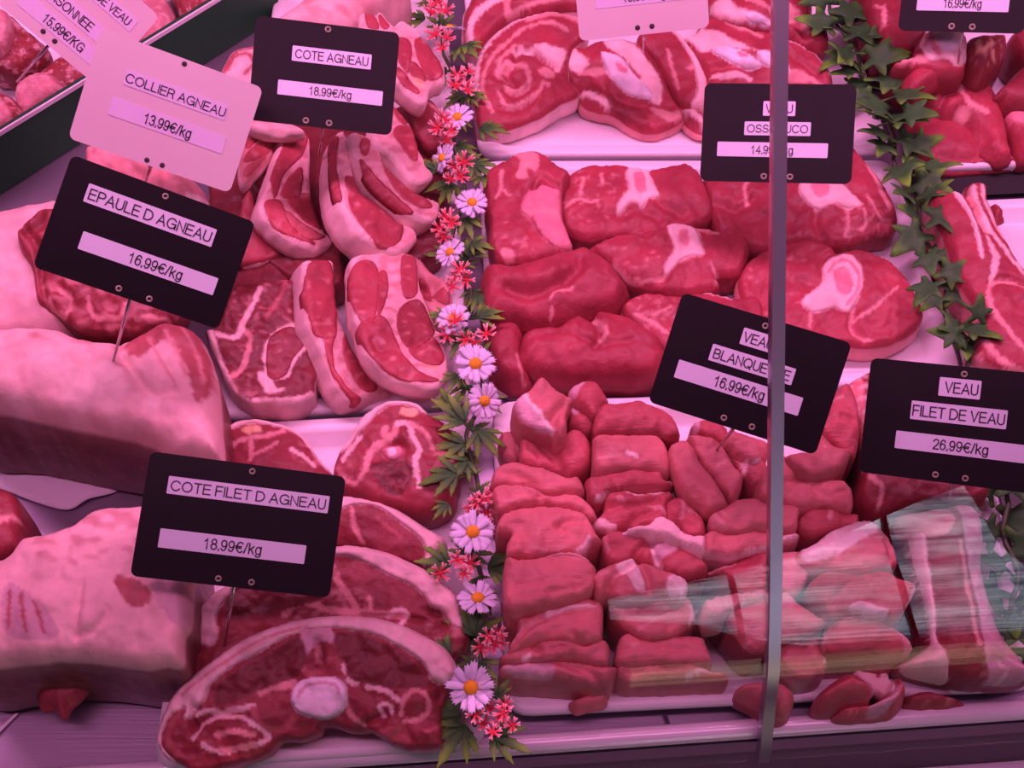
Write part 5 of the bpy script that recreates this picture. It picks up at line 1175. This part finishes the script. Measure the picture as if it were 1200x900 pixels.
# ------------------------------------------------------------------ garlands
def mat_leaf(name, rough=0.5):
    m, nt, N, L, b = new_mat(name)
    at = N.new('ShaderNodeAttribute'); at.attribute_name = 'Col'
    tc = N.new('ShaderNodeTexCoord')
    nz = N.new('ShaderNodeTexNoise'); nz.inputs['Scale'].default_value = 220; nz.inputs['Detail'].default_value = 4
    L.new(tc.outputs['Object'], nz.inputs['Vector'])
    mr = N.new('ShaderNodeMapRange'); mr.inputs['To Min'].default_value = 0.7; mr.inputs['To Max'].default_value = 1.3
    L.new(nz.outputs['Fac'], mr.inputs['Value'])
    mu = N.new('ShaderNodeMix'); mu.data_type = 'RGBA'; mu.blend_type = 'MULTIPLY'; mu.inputs['Factor'].default_value = 1
    L.new(at.outputs['Color'], mu.inputs['A']); L.new(mr.outputs['Result'], mu.inputs['B'])
    L.new(mu.outputs['Result'], b.inputs['Base Color'])
    b.inputs['Roughness'].default_value = rough
    b.inputs['Specular IOR Level'].default_value = 0.2
    bp = N.new('ShaderNodeBump'); bp.inputs['Strength'].default_value = 0.3; bp.inputs['Distance'].default_value = 0.0005
    L.new(nz.outputs['Fac'], bp.inputs['Height']); L.new(bp.outputs['Normal'], b.inputs['Normal'])
    return m
M_LEAF = mat_leaf('artificial_leaf_fabric')
M_PETAL = mat_leaf('artificial_petal_fabric', 0.6)
M_STEM = mat_plain('green_stem_plastic', (0.05, 0.09, 0.03), rough=0.5, var=0.2)
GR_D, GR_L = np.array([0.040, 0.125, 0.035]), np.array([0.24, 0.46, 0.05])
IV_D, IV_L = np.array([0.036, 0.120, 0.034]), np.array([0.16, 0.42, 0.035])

def frame(d, tilt, roll=0.0):
    """axes for a leaf that points along ground direction d (image sense: x right, y down) and rises by tilt"""
    a = np.array([d[0], -d[1], 0.0]); a /= np.linalg.norm(a)
    u = a * math.cos(tilt) + np.array([0, 0, math.sin(tilt)])
    v = np.cross([0, 0, 1.0], a)
    nn = np.cross(u, v)
    v2 = v * math.cos(roll) + nn * math.sin(roll)
    return u, v2, np.cross(u, v2)

def thick(V, Fc, nrm, th=0.0005):
    V = np.asarray(V); k = len(V)
    edges = {}
    for f in Fc:
        for i in range(len(f)):
            e = (f[i], f[(i + 1) % len(f)])
            edges[e] = edges.get(e, 0) + 1
    W = V - np.asarray(nrm) * th
    F2 = [list(f) for f in Fc] + [[q + k for q in f][::-1] for f in Fc]
    for (a, b) in edges:
        if (b, a) not in edges:
            F2.append([b, a, a + k, b + k])
    return np.vstack([V, W]), F2

def blade(base, u, v, n, L, W, serr=4, droop=0.25):
    """serrated leaflet: returns verts, faces, colour parameter (0 base - 1 tip)"""
    V, Fc, C = [], [], []
    ks = serr * 2 + 1
    for i in range(ks + 1):
        t = i / ks
        wd = W * (math.sin(math.pi * min(1, t * 0.92 + 0.06)) ** 0.8) * (1.0 if i % 2 else 0.72)
        p = base + u * L * t + n * (-droop * L * t * t)
        for sgn in (-1, 0, 1):
            V.append(p + v * wd * sgn + u * (0.05 * L if (i % 2 and sgn) else 0) + n * (abs(sgn) * wd * 0.25))
            C.append(t)
    for i in range(ks):
        for c_ in (0, 1):
            a = i * 3 + c_
            Fc.append([a, a + 3, a + 4, a + 1])
    return V, Fc, C

def add_part(name, V, Fc, mat, parent, org, col=None):
    return link_mesh(name, np.asarray(V), Fc, mat, parent, True, col, org)

def leaf_sprig(parent, org, px, z, ang, size, n_bl=5, spread=150, tilt=0.35, rnd=random):
    b = unz(np.array([px], float), z)[0]
    s = np.linalg.norm(b - CAMP) / F
    V, Fc, C = [], [], []
    for i in range(n_bl):
        da = (i / (n_bl - 1) - 0.5) * spread if n_bl > 1 else 0
        a = math.radians(ang + da + rnd.uniform(-7, 7))
        u, v, n = frame((math.cos(a), math.sin(a)), tilt + rnd.uniform(-0.15, 0.15))
        Lb = size * s * (1.0 - 0.35 * abs(i / (n_bl - 1) - 0.5) * 2 if n_bl > 1 else 1) * rnd.uniform(0.9, 1.1)
        v_, f_, c_ = blade(b, u, v, n, Lb, Lb * 0.15, 4, 0.3)
        v_, f2 = thick(v_, f_, n)
        o = len(V)
        V += list(v_); Fc += [[q + o for q in f] for f in f2]; C += list(c_) * 2
    C = np.clip(np.array(C), 0, 1)[:, None]
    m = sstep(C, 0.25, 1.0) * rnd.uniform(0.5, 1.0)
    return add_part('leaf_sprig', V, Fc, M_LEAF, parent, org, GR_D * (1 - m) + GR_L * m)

def daisy(parent, org, px, z, rad, ang=0.0, tiltx=0.0, tilty=0.25, npet=15, rnd=random, cover=1.0):
    c = unz(np.array([px], float), z)[0]
    s = np.linalg.norm(c - CAMP) / F
    R = rad * s
    n = np.array([tiltx, -tilty, 1.0]); n /= np.linalg.norm(n)
    x = np.cross([0, 1.0, 0], n); x /= np.linalg.norm(x)
    y = np.cross(n, x)
    V, Fc, C = [], [], []
    for k in range(npet):
        a = 2 * math.pi * k / npet + ang + rnd.uniform(-0.08, 0.08)
        u = x * math.cos(a) + y * math.sin(a)
        v = np.cross(n, u)
        L = R * rnd.uniform(0.90, 1.08)
        wv = R * 0.16
        lift = rnd.uniform(-0.05, 0.18)
        prof = [(0.18, 0.5), (0.40, 0.85), (0.65, 1.05), (0.85, 0.95)]
        pv = []
        for t, ww in prof:
            p = c + u * L * t + n * (R * lift * t + 0.0006 * (k % 2))
            pv += [p - v * wv * ww + n * wv * 0.25, p, p + v * wv * ww + n * wv * 0.25]
        e = c + n * (R * lift + 0.0006 * (k % 2))
        pv += [e + u * L * 1.0 - v * wv * 0.85, e + u * L * 0.92 - v * wv * 0.30, e + u * L * 1.06, e + u * L * 0.92 + v * wv * 0.30, e + u * L * 1.0 + v * wv * 0.85]
        pf = []
        for q in range(3):
            for c_ in (0, 1):
                a0 = q * 3 + c_
                pf.append([a0, a0 + 3, a0 + 4, a0 + 1])
        pf += [[9, 12, 13], [9, 13, 10], [10, 13, 14], [10, 14, 15], [10, 15, 11], [11, 15, 16]]
        pv, pf = thick(pv, pf, n, 0.0003)
        o = len(V)
        V += list(pv); Fc += [[q + o for q in f] for f in pf]; C += [0] * len(pv)
    col = np.tile(np.array([0.66, 0.62, 0.78]), (len(V), 1))
    d = add_part('daisy', V, Fc, M_PETAL, parent, org, col)
    V, Fc, C = [], [], []
    r = R * 0.30
    for i in range(6):
        ph = math.pi / 2 * i / 5
        for k in range(14):
            a = 2 * math.pi * k / 14
            jj = 1 + 0.08 * ((k + i) % 2)
            V.append(c + (x * math.cos(a) + y * math.sin(a)) * r * math.cos(ph) * jj + n * (r * 0.75 * math.sin(ph) * jj + 0.0006))
    for i in range(5):
        for k in range(14):
            j = (k + 1) % 14
            Fc.append([i * 14 + k, i * 14 + j, i * 14 + 14 + j, i * 14 + 14 + k])
    Fc.append(list(range(14))[::-1])
    add_part('flower_centre', V, Fc, M_PETAL, d, org, np.tile(np.array([0.75, 0.36, 0.02]), (len(V), 1)))
    return d

def blossom(parent, org, px, z, rad, rnd=random, pale=0.5):
    """small red sprig flower with forked pale tips"""
    c = unz(np.array([px], float), z)[0]
    s = np.linalg.norm(c - CAMP) / F
    R = rad * s
    n = np.array([rnd.uniform(-0.4, 0.4), rnd.uniform(-0.6, 0.1), 1.0]); n /= np.linalg.norm(n)
    x = np.cross([0, 1.0, 0], n); x /= np.linalg.norm(x)
    y = np.cross(n, x)
    V, Fc, C = [], [], []
    a00 = rnd.uniform(0, 6)
    for k in range(6):
        a = a00 + 2 * math.pi * k / 6 + rnd.uniform(-0.15, 0.15)
        u = x * math.cos(a) + y * math.sin(a)
        v = np.cross(n, u)
        up = rnd.uniform(0.1, 0.6)
        P = lambda t, w_: c + u * R * t + v * R * w_ + n * R * up * t * t
        pv = [P(0.05, -0.10), P(0.05, 0.10), P(0.6, -0.15), P(0.6, 0.15), P(0.85, -0.24), P(0.80, 0.0), P(0.85, 0.24), P(1.1, -0.28), P(1.1, -0.10), P(1.1, 0.10), P(1.1, 0.28)]
        pf = [[0, 2, 3, 1], [2, 4, 5], [2, 5, 3], [3, 5, 6], [4, 7, 8, 5], [5, 9, 10, 6]]
        cc = [0, 0, 0.25, 0.25, .7, .5, .7, 1, 1, 1, 1]
        pv, pf = thick(pv, pf, n, 0.0005)
        o = len(V)
        V += list(pv); Fc += [[q + o for q in f] for f in pf]; C += cc * 2
    # small core
    o = len(V)
    for k in range(6):
        a = 2 * math.pi * k / 6
        V.append(c + (x * math.cos(a) + y * math.sin(a)) * R * 0.2)
        C.append(0)
    V.append(c + n * R * 0.25); C.append(0)
    V.append(c - n * R * 0.9); C.append(0)
    for k in range(6):
        Fc.append([o + k, o + (k + 1) % 6, o + 6]); Fc.append([o + (k + 1) % 6, o + k, o + 7])
    m = (np.array(C) ** 1.4)[:, None] * pale
    col = np.array([0.66, 0.03, 0.07]) * (1 - m) + np.array([0.82, 0.62, 0.62]) * m
    return add_part('red_blossom', V, Fc, M_PETAL, parent, org, col)

def tube(name, P, rad, mat, parent=None, org=None, seg=8):
    P = np.asarray(P)
    V, Fc = [], []
    for i, p in enumerate(P):
        d = P[min(i + 1, len(P) - 1)] - P[max(i - 1, 0)]
        d = d / np.linalg.norm(d)
        u = np.cross(d, [0.3, 0.1, 1.0]); u /= np.linalg.norm(u)
        v = np.cross(d, u)
        for k in range(seg):
            a = 2 * math.pi * k / seg
            V.append(p + (u * math.cos(a) + v * math.sin(a)) * rad)
    for i in range(len(P) - 1):
        for k in range(seg):
            j = (k + 1) % seg
            Fc.append([i * seg + k, i * seg + j, i * seg + seg + j, i * seg + seg + k])
    Fc += [list(range(seg))[::-1], list(range((len(P) - 1) * seg, len(P) * seg))]
    return link_mesh(name, np.array(V), Fc, mat, parent, True, None, org)

rg = random.Random(11)
ZG = 0.030
fgp = PX('498,-30 508,0 520,40 530,90 534,140 540,190 540,240 536,290 545,340 548,390 558,440 556,490 552,540 555,590 556,640 556,700 558,760 556,810 565,850')
fg3 = unz(smooth_open(fgp, 12), 0.022)
org = np.array([fg3[:, 0].mean(), fg3[:, 1].mean(), 0.011])
fgar = bpy.data.objects.new('flower_garland', None); fgar.location = org; fgar.empty_display_size = 0.02; COL.objects.link(fgar)
tag(fgar, 'artificial garland of white daisies, red sprigs and green leaves between lamb and veal', 'garland')
fg3[:, 2] += 0.004 * np.sin(np.arange(len(fg3)) * 0.9)
fg3[:, 0] += 0.003 * np.sin(np.arange(len(fg3)) * 0.7)
tube('stem', fg3, 0.0011, M_STEM, fgar, org)
for (x_, y_, a_, sz) in [(498, 22, 180, 30), (512, 6, 250, 30), (545, 52, 60, 30), (520, 88, 150, 26), (548, 112, 20, 26), (562, 150, 15, 34), (512, 200, 200, 30), (555, 192, 40, 32), (528, 214, 120, 34), (566, 206, 80, 28),
                         (545, 255, 70, 30), (552, 285, 20, 28), (548, 300, 300, 34), (525, 300, 200, 26), (560, 345, 70, 32), (560, 372, 340, 34), (522, 370, 160, 24), (540, 395, 110, 30), (538, 440, 120, 28),
                         (545, 495, 215, 46), (530, 478, 250, 34), (560, 505, 60, 42), (545, 520, 170, 40), (535, 555, 165, 46), (548, 540, 120, 36), (560, 470, 320, 22), (525, 590, 130, 22),
                         (528, 662, 185, 44), (548, 650, 255, 34), (572, 664, 10, 44), (560, 690, 60, 34), (556, 745, 265, 52), (528, 765, 190, 44), (560, 775, 70, 36), (540, 838, 190, 48), (545, 850, 120, 50), (576, 862, 20, 48), (580, 818, 300, 26)]:
    leaf_sprig(fgar, org, (x_, y_), ZG + rg.uniform(-0.006, 0.004), a_, sz, 5, 120, rg.uniform(0.1, 0.45), rg)
for i in range(34):
    q_ = smooth_open(fgp, 6)
    k = int((i + 0.5) / 34 * (len(q_) - 1))
    leaf_sprig(fgar, org, (q_[k, 0] + rg.uniform(-12, 12), q_[k, 1] + rg.uniform(-6, 6)), ZG - 0.008, rg.uniform(0, 360), rg.uniform(20, 30), 5, 160, rg.uniform(0.0, 0.3), rg)
for (x_, y_, r_, tx, ty, dz) in [(527, 34, 17, 0, -0.9, 0.004), (536, 138, 19, -0.2, 0.1, 0.006), (519, 186, 18, -0.8, 0.2, 0.0), (553, 238, 19, 0.1, 0.25, 0.007), (528, 296, 18, -0.5, 0.2, 0.003), (531, 374, 20, -0.2, 0.2, 0.006),
                                 (557, 427, 25, 0.1, 0.25, 0.008), (567, 470, 22, 0.5, 0.6, 0.0), (554, 624, 26, 0.05, 0.2, 0.010), (560, 702, 25, 0.1, -0.3, 0.006), (552, 806, 28, 0, 0.25, 0.012), (572, 20, 10, 0.4, 0.2, 0)]:
    if (x_, y_) != (572, 20):
        daisy(fgar, org, (x_, y_), ZG + dz, r_, rg.uniform(0, 1), tx, ty, 15, rg)
for (x_, y_) in [(512, 4), (522, 12), (506, 14), (509, 40), (524, 44), (518, 56), (536, 88), (545, 98), (550, 84), (534, 100), (548, 106), (521, 140), (529, 152), (513, 150), (524, 164), (534, 196), (540, 206), (529, 210), (544, 190), (524, 256), (515, 268), (530, 262), (520, 278),
                 (540, 316), (533, 326), (546, 328), (530, 336), (534, 376), (524, 392), (546, 398), (570, 391), (556, 402), (568, 584), (560, 588), (578, 578), (570, 600), (552, 596), (536, 656), (550, 660), (544, 672), (516, 672), (584, 742), (572, 746), (564, 758), (578, 756), (586, 752),
                 (557, 836), (575, 830), (592, 826), (585, 842), (600, 850), (578, 858), (566, 848), (590, 836)]:
    blossom(fgar, org, (x_, y_), ZG + rg.uniform(0.002, 0.014), rg.uniform(8.5, 11.5), rg, rg.uniform(0.5, 1.0))

# ivy
def ivy_leaf(parent, org, px, z, ang, size, tilt, rnd):
    b = unz(np.array([px], float), z)[0]
    s = np.linalg.norm(b - CAMP) / F
    L = size * s
    a = math.radians(ang)
    u, v, n = frame((math.cos(a), math.sin(a)), tilt, rnd.uniform(-0.6, 0.6))
    lobes = [(0.0, 0.0), (-0.10, 0.12), (-0.24, 0.28), (-0.18, 0.42), (0.02, 0.31), (0.13, 0.24), (0.30, 0.46), (0.48, 0.60), (0.48, 0.42), (0.46, 0.25), (0.62, 0.20), (0.86, 0.13), (1.08, 0.0)]
    out = [(x, y) for x, y in lobes] + [(x, -y) for x, y in lobes[-2:0:-1]]
    out = smooth_closed(np.array(out), 0.09)
    out = out * (1 + 0.06 * np.array([noise.noise((x * 4 + px[0], y * 4, 1)) for x, y in out]))[:, None]
    if 0.5 * np.sum(out[:, 0] * np.roll(out[:, 1], -1) - np.roll(out[:, 0], -1) * out[:, 1]) < 0:
        out = out[::-1].copy()
    v2, fc, ri = tri_fill(out, 0.11, np.random.default_rng(int(px[0] * 7 + px[1])))
    d = dist_poly(v2, out); d[ri] = 0
    hgt = 0.14 * np.abs(v2[:, 1]) - 0.14 * v2[:, 0] ** 2 - 0.20 * np.maximum(np.abs(v2[:, 1]) - 0.30, 0) + 0.02 * np.sin(v2[:, 0] * 9) 
    V = b + np.outer(v2[:, 0], u) * L + np.outer(v2[:, 1], v) * L + np.outer(hgt, n) * L
    fc = [f[::-1] for f in fc]
    V, Fc = thick(V, fc, n, 0.0005)
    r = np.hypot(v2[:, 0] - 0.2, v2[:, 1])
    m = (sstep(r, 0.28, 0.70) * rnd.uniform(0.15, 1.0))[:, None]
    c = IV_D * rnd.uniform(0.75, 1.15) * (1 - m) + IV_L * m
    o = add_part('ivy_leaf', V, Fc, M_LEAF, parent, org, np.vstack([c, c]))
    return o

ri_ = random.Random(5)
ivp = PX('958,-40 972,0 992,45 1010,85 1030,120 1042,160 1056,200 1072,240 1088,280 1100,315 1110,345 1118,375 1132,420 1152,480 1168,560 1182,620 1186,670 1192,720 1204,770')
iv3 = unz(smooth_open(ivp, 14), 0.022)
iv3[:, 0] += 0.003 * np.sin(np.arange(len(iv3)) * 1.1)
org2 = np.array([iv3[:, 0].mean(), iv3[:, 1].mean(), 0.011])
iv = bpy.data.objects.new('ivy_garland', None); iv.location = org2; iv.empty_display_size = 0.02; COL.objects.link(iv)
tag(iv, 'artificial ivy garland of lobed green leaves along the right of the veal trays', 'garland')
tube('stem', iv3, 0.0012, M_STEM, iv, org2)
IVL = [(968, 4, 200, 46), (978, 20, 20, 40), (990, 16, 330, 44), (985, 40, 190, 42), (1000, 36, 350, 46), (975, 30, 210, 40), (1000, 60, 170, 42), (1012, 52, 10, 44), (990, 62, 120, 46), (1018, 70, 40, 46), (1004, 84, 190, 38), (1030, 62, 20, 40),
       (1022, 96, 170, 44), (1030, 92, 60, 48), (1048, 96, 340, 38), (1018, 110, 150, 38), (1050, 110, 30, 48), (1040, 128, 190, 44), (1044, 140, 20, 46), (1030, 140, 150, 40), (1062, 130, 40, 40), (1040, 158, 170, 38), (1056, 160, 30, 44), (1040, 168, 130, 40),
       (1060, 180, 60, 48), (1074, 172, 350, 38), (1052, 194, 110, 46), (1080, 196, 20, 46), (1076, 214, 50, 44), (1066, 226, 150, 40), (1086, 232, 340, 36), (1072, 250, 170, 44), (1092, 254, 20, 46), (1078, 272, 130, 48), (1098, 282, 10, 42), (1084, 298, 80, 40), (1104, 304, 330, 44), (1108, 318, 20, 44), (1094, 330, 110, 40), (1112, 330, 70, 46), (1100, 350, 150, 36),
       (1130, 388, 150, 52), (1134, 384, 20, 44), (1126, 400, 110, 46), (1138, 398, 60, 46), (1144, 376, 300, 34), (1120, 392, 200, 36),
       (1165, 580, 200, 40), (1186, 576, 300, 56), (1178, 606, 20, 50), (1168, 620, 160, 40), (1190, 640, 30, 50), (1178, 660, 180, 44), (1172, 690, 150, 46), (1196, 690, 20, 50), (1190, 720, 110, 44), (1204, 744, 200, 40), (1204, 760, 60, 50)]
for (x_, y_, a_, sz) in IVL:
    ivy_leaf(iv, org2, (x_ + ri_.uniform(-3, 3), y_ + ri_.uniform(-3, 3)), (0.030 if y_ < 500 else 0.022) + ri_.uniform(-0.006, 0.010), a_ + ri_.uniform(-20, 20), sz * ri_.uniform(0.78, 1.0), ri_.uniform(-0.1, 0.75), ri_)

# ------------------------------------------------------------------ curved front glass and what it mirrors
def mat_glass():
    m = bpy.data.materials.new('counter_glass')
    m.use_nodes = True
    nt = m.node_tree; N, L = nt.nodes, nt.links
    N.remove(N['Principled BSDF'])
    tr = N.new('ShaderNodeBsdfTransparent'); tr.inputs['Color'].default_value = (0.985, 0.99, 0.99, 1)
    gl = N.new('ShaderNodeBsdfGlossy'); gl.inputs['Roughness'].default_value = 0.0
    lw = N.new('ShaderNodeLayerWeight'); lw.inputs['Blend'].default_value = 0.5
    pw = N.new('ShaderNodeMath'); pw.operation = 'POWER'; pw.inputs[1].default_value = 5
    L.new(lw.outputs['Facing'], pw.inputs[0])
    mr = N.new('ShaderNodeMapRange'); mr.inputs['To Min'].default_value = 0.035; mr.inputs['To Max'].default_value = 0.9
    L.new(pw.outputs[0], mr.inputs['Value'])
    mx = N.new('ShaderNodeMixShader')
    L.new(mr.outputs['Result'], mx.inputs['Fac']); L.new(tr.outputs[0], mx.inputs[1]); L.new(gl.outputs[0], mx.inputs[2])
    L.new(mx.outputs[0], N['Material Output'].inputs['Surface'])
    return m
M_GLASS = mat_glass()
M_JOINT = mat_plain('polished_joint', (0.34, 0.32, 0.38), rough=0.30, metal=0.7)

gprof = np.array([(-0.0075, -0.004), (-0.005, 0.004), (0.005, 0.025), (0.0125, 0.042), (0.031, 0.067), (0.054, 0.095), (0.097, 0.147), (0.138, 0.196), (0.175, 0.241), (0.215, 0.289)])
gprof = smooth_open(gprof, 0.004)
def prof_normals(P):
    t = np.gradient(P, axis=0)
    n = np.stack([-t[:, 1], t[:, 0]], 1)
    return n / np.linalg.norm(n, axis=1, keepdims=True)
gnor = prof_normals(gprof)                    # towards the customer
def sheet_sweep(name, P, N2, t0, t1, s0, s1, mat):
    n = len(P)
    a = P + N2 * t0; b = P + N2 * t1
    loop = np.vstack([a, b[::-1]])
    V = [RA0 + RD * s + RN * d + np.array([0, 0, h]) for s in (s0, s1) for d, h in loop]
    m = 2 * n
    Fc = [(i, (i + 1) % m, m + (i + 1) % m, m + i) for i in range(m)]
    for i in range(n - 1):
        Fc.append((i, m - 1 - i, m - 2 - i, i + 1)); Fc.append((m + i, m + i + 1, m + m - 2 - i, m + m - 1 - i))
    o = link_mesh(name, np.array(V), Fc, mat, None, True, None, np.mean(V, 0))
    o.data.set_sharp_from_angle(angle=math.radians(40))
    return o
RA0 = RA.copy(); RA0[2] = 0.0
S_J = float((unz(np.array([[894, 866.0]]), 0.004)[0] - RA) @ RD)
for nm, s0, s1, lb in (('glass_pane', -0.45, S_J - 0.0028, 'clear curved glass pane left of the vertical joint'), ('glass_pane', S_J + 0.0028, 0.70, 'clear curved glass pane right of the vertical joint')):
    g = sheet_sweep(nm, gprof, gnor, 0.0, 0.004, s0, s1, M_GLASS)
    tag(g, lb, 'glass', 'front glass panes of the counter')
    sm_ = g.data
j = sheet_sweep('trim_7', gprof, gnor, -0.001, 0.005, S_J - 0.0024, S_J + 0.0024, M_JOINT)
tag(j, 'polished upright joint between two glass panes', None, None, 'structure')

def mirror_dir(px):
    """where the sight line through a pixel goes after the mirror of the glass: start point, direction"""
    d = ray(np.array([px], float))[0]
    ks = np.linspace(0.25, 0.75, 4000)
    Q = CAMP + np.outer(ks, d) - RA0
    dd, hh = Q @ RN, Q[:, 2]
    g_ = np.interp(dd, gprof[:, 0], gprof[:, 1])
    i = int(np.argmax(hh < g_))
    q2 = np.array([dd[i], hh[i]])
    k = int(np.argmin(((gprof - q2) ** 2).sum(1)))
    n = RN * gnor[k, 0] + np.array([0, 0, gnor[k, 1]])
    n = n / np.linalg.norm(n)
    r = d - 2 * (d @ n) * n
    return CAMP + ks[i] * d, r / np.linalg.norm(r)

def far_point(px, y):
    o, r = mirror_dir(px)
    return o + r * ((y - o[1]) / r[1])

# ---- the shop behind the customer, seen only as a reflection: street window, sill and dark wall
YW = -2.6
def emis(name, c1_, c2_, strength, scale=(1, 14, 9)):
    m = bpy.data.materials.new(name); m.use_nodes = True
    nt = m.node_tree; N, L = nt.nodes, nt.links
    N.remove(N['Principled BSDF'])
    e = N.new('ShaderNodeEmission'); e.inputs['Strength'].default_value = strength
    tc = N.new('ShaderNodeTexCoord'); mp = N.new('ShaderNodeMapping'); mp.inputs['Scale'].default_value = scale
    nz = N.new('ShaderNodeTexNoise'); nz.inputs['Scale'].default_value = 3.0; nz.inputs['Detail'].default_value = 6; nz.inputs['Roughness'].default_value = 0.7
    cr = N.new('ShaderNodeValToRGB')
    cr.color_ramp.elements[0].position = 0.43; cr.color_ramp.elements[0].color = (*c1_, 1)
    cr.color_ramp.elements[1].position = 0.62; cr.color_ramp.elements[1].color = (*c2_, 1)
    L.new(tc.outputs['Object'], mp.inputs['Vector']); L.new(mp.outputs['Vector'], nz.inputs['Vector'])
    L.new(nz.outputs['Fac'], cr.inputs['Fac']); L.new(cr.outputs['Color'], e.inputs['Color']); L.new(e.outputs[0], N['Material Output'].inputs['Surface'])
    return m
M_DAY = emis('daylight_outside', (0.03, 0.07, 0.15), (0.92, 0.94, 1.12), 4.6, (0.7, 1, 9))
M_BOARD = emis('glowing_boards', (0.10, 0.07, 0.04), (0.52, 0.42, 0.30), 6.0, (0.3, 1, 14))  # boards carry their sunlight as emission, no lamp shines on them
def plate(name, P, th, mat):
    P = np.array([(x_, YW, z_) for x_, z_ in P], float)
    Q = P.copy(); Q[:, 1] -= th
    return prism(name, P, Q, mat)
# pane of the street window, slanting along its top, and boards below it that glow by added emission
wn = plate('window_1', [(0.56, 0.60), (0.56, 0.695), (0.78, 0.79), (1.31, 1.00), (1.68, 1.10), (1.72, 1.02), (1.86, 0.60), (1.90, 0.30), (1.10, 0.30), (0.80, 0.55)], 0.02, M_DAY)
tag(wn, 'street window behind the customer, mirrored in the right glass pane', None, None, 'structure')
bd = plate('trim_8', [(0.60, -0.60), (0.60, 0.00), (2.4, 0.12), (2.4, -0.60)], 0.02, M_BOARD)
tag(bd, 'pale boards with painted glow below the street window, mirrored in the glass', None, None, 'structure')
for k, (xa, xb) in enumerate(((1.385, 1.40), (0.90, 0.915))):
    mu_ = prism('trim_9', np.array([(xa, YW + 0.03, 0.2), (xb, YW + 0.03, 0.2), (xb, YW + 0.05, 0.2), (xa, YW + 0.05, 0.2)]), np.array([(xa, YW + 0.03, 1.1), (xb, YW + 0.03, 1.1), (xb, YW + 0.05, 1.1), (xa, YW + 0.05, 1.1)]), M_BLACK)
    tag(mu_, 'dark bar of the street window', None, None, 'structure')
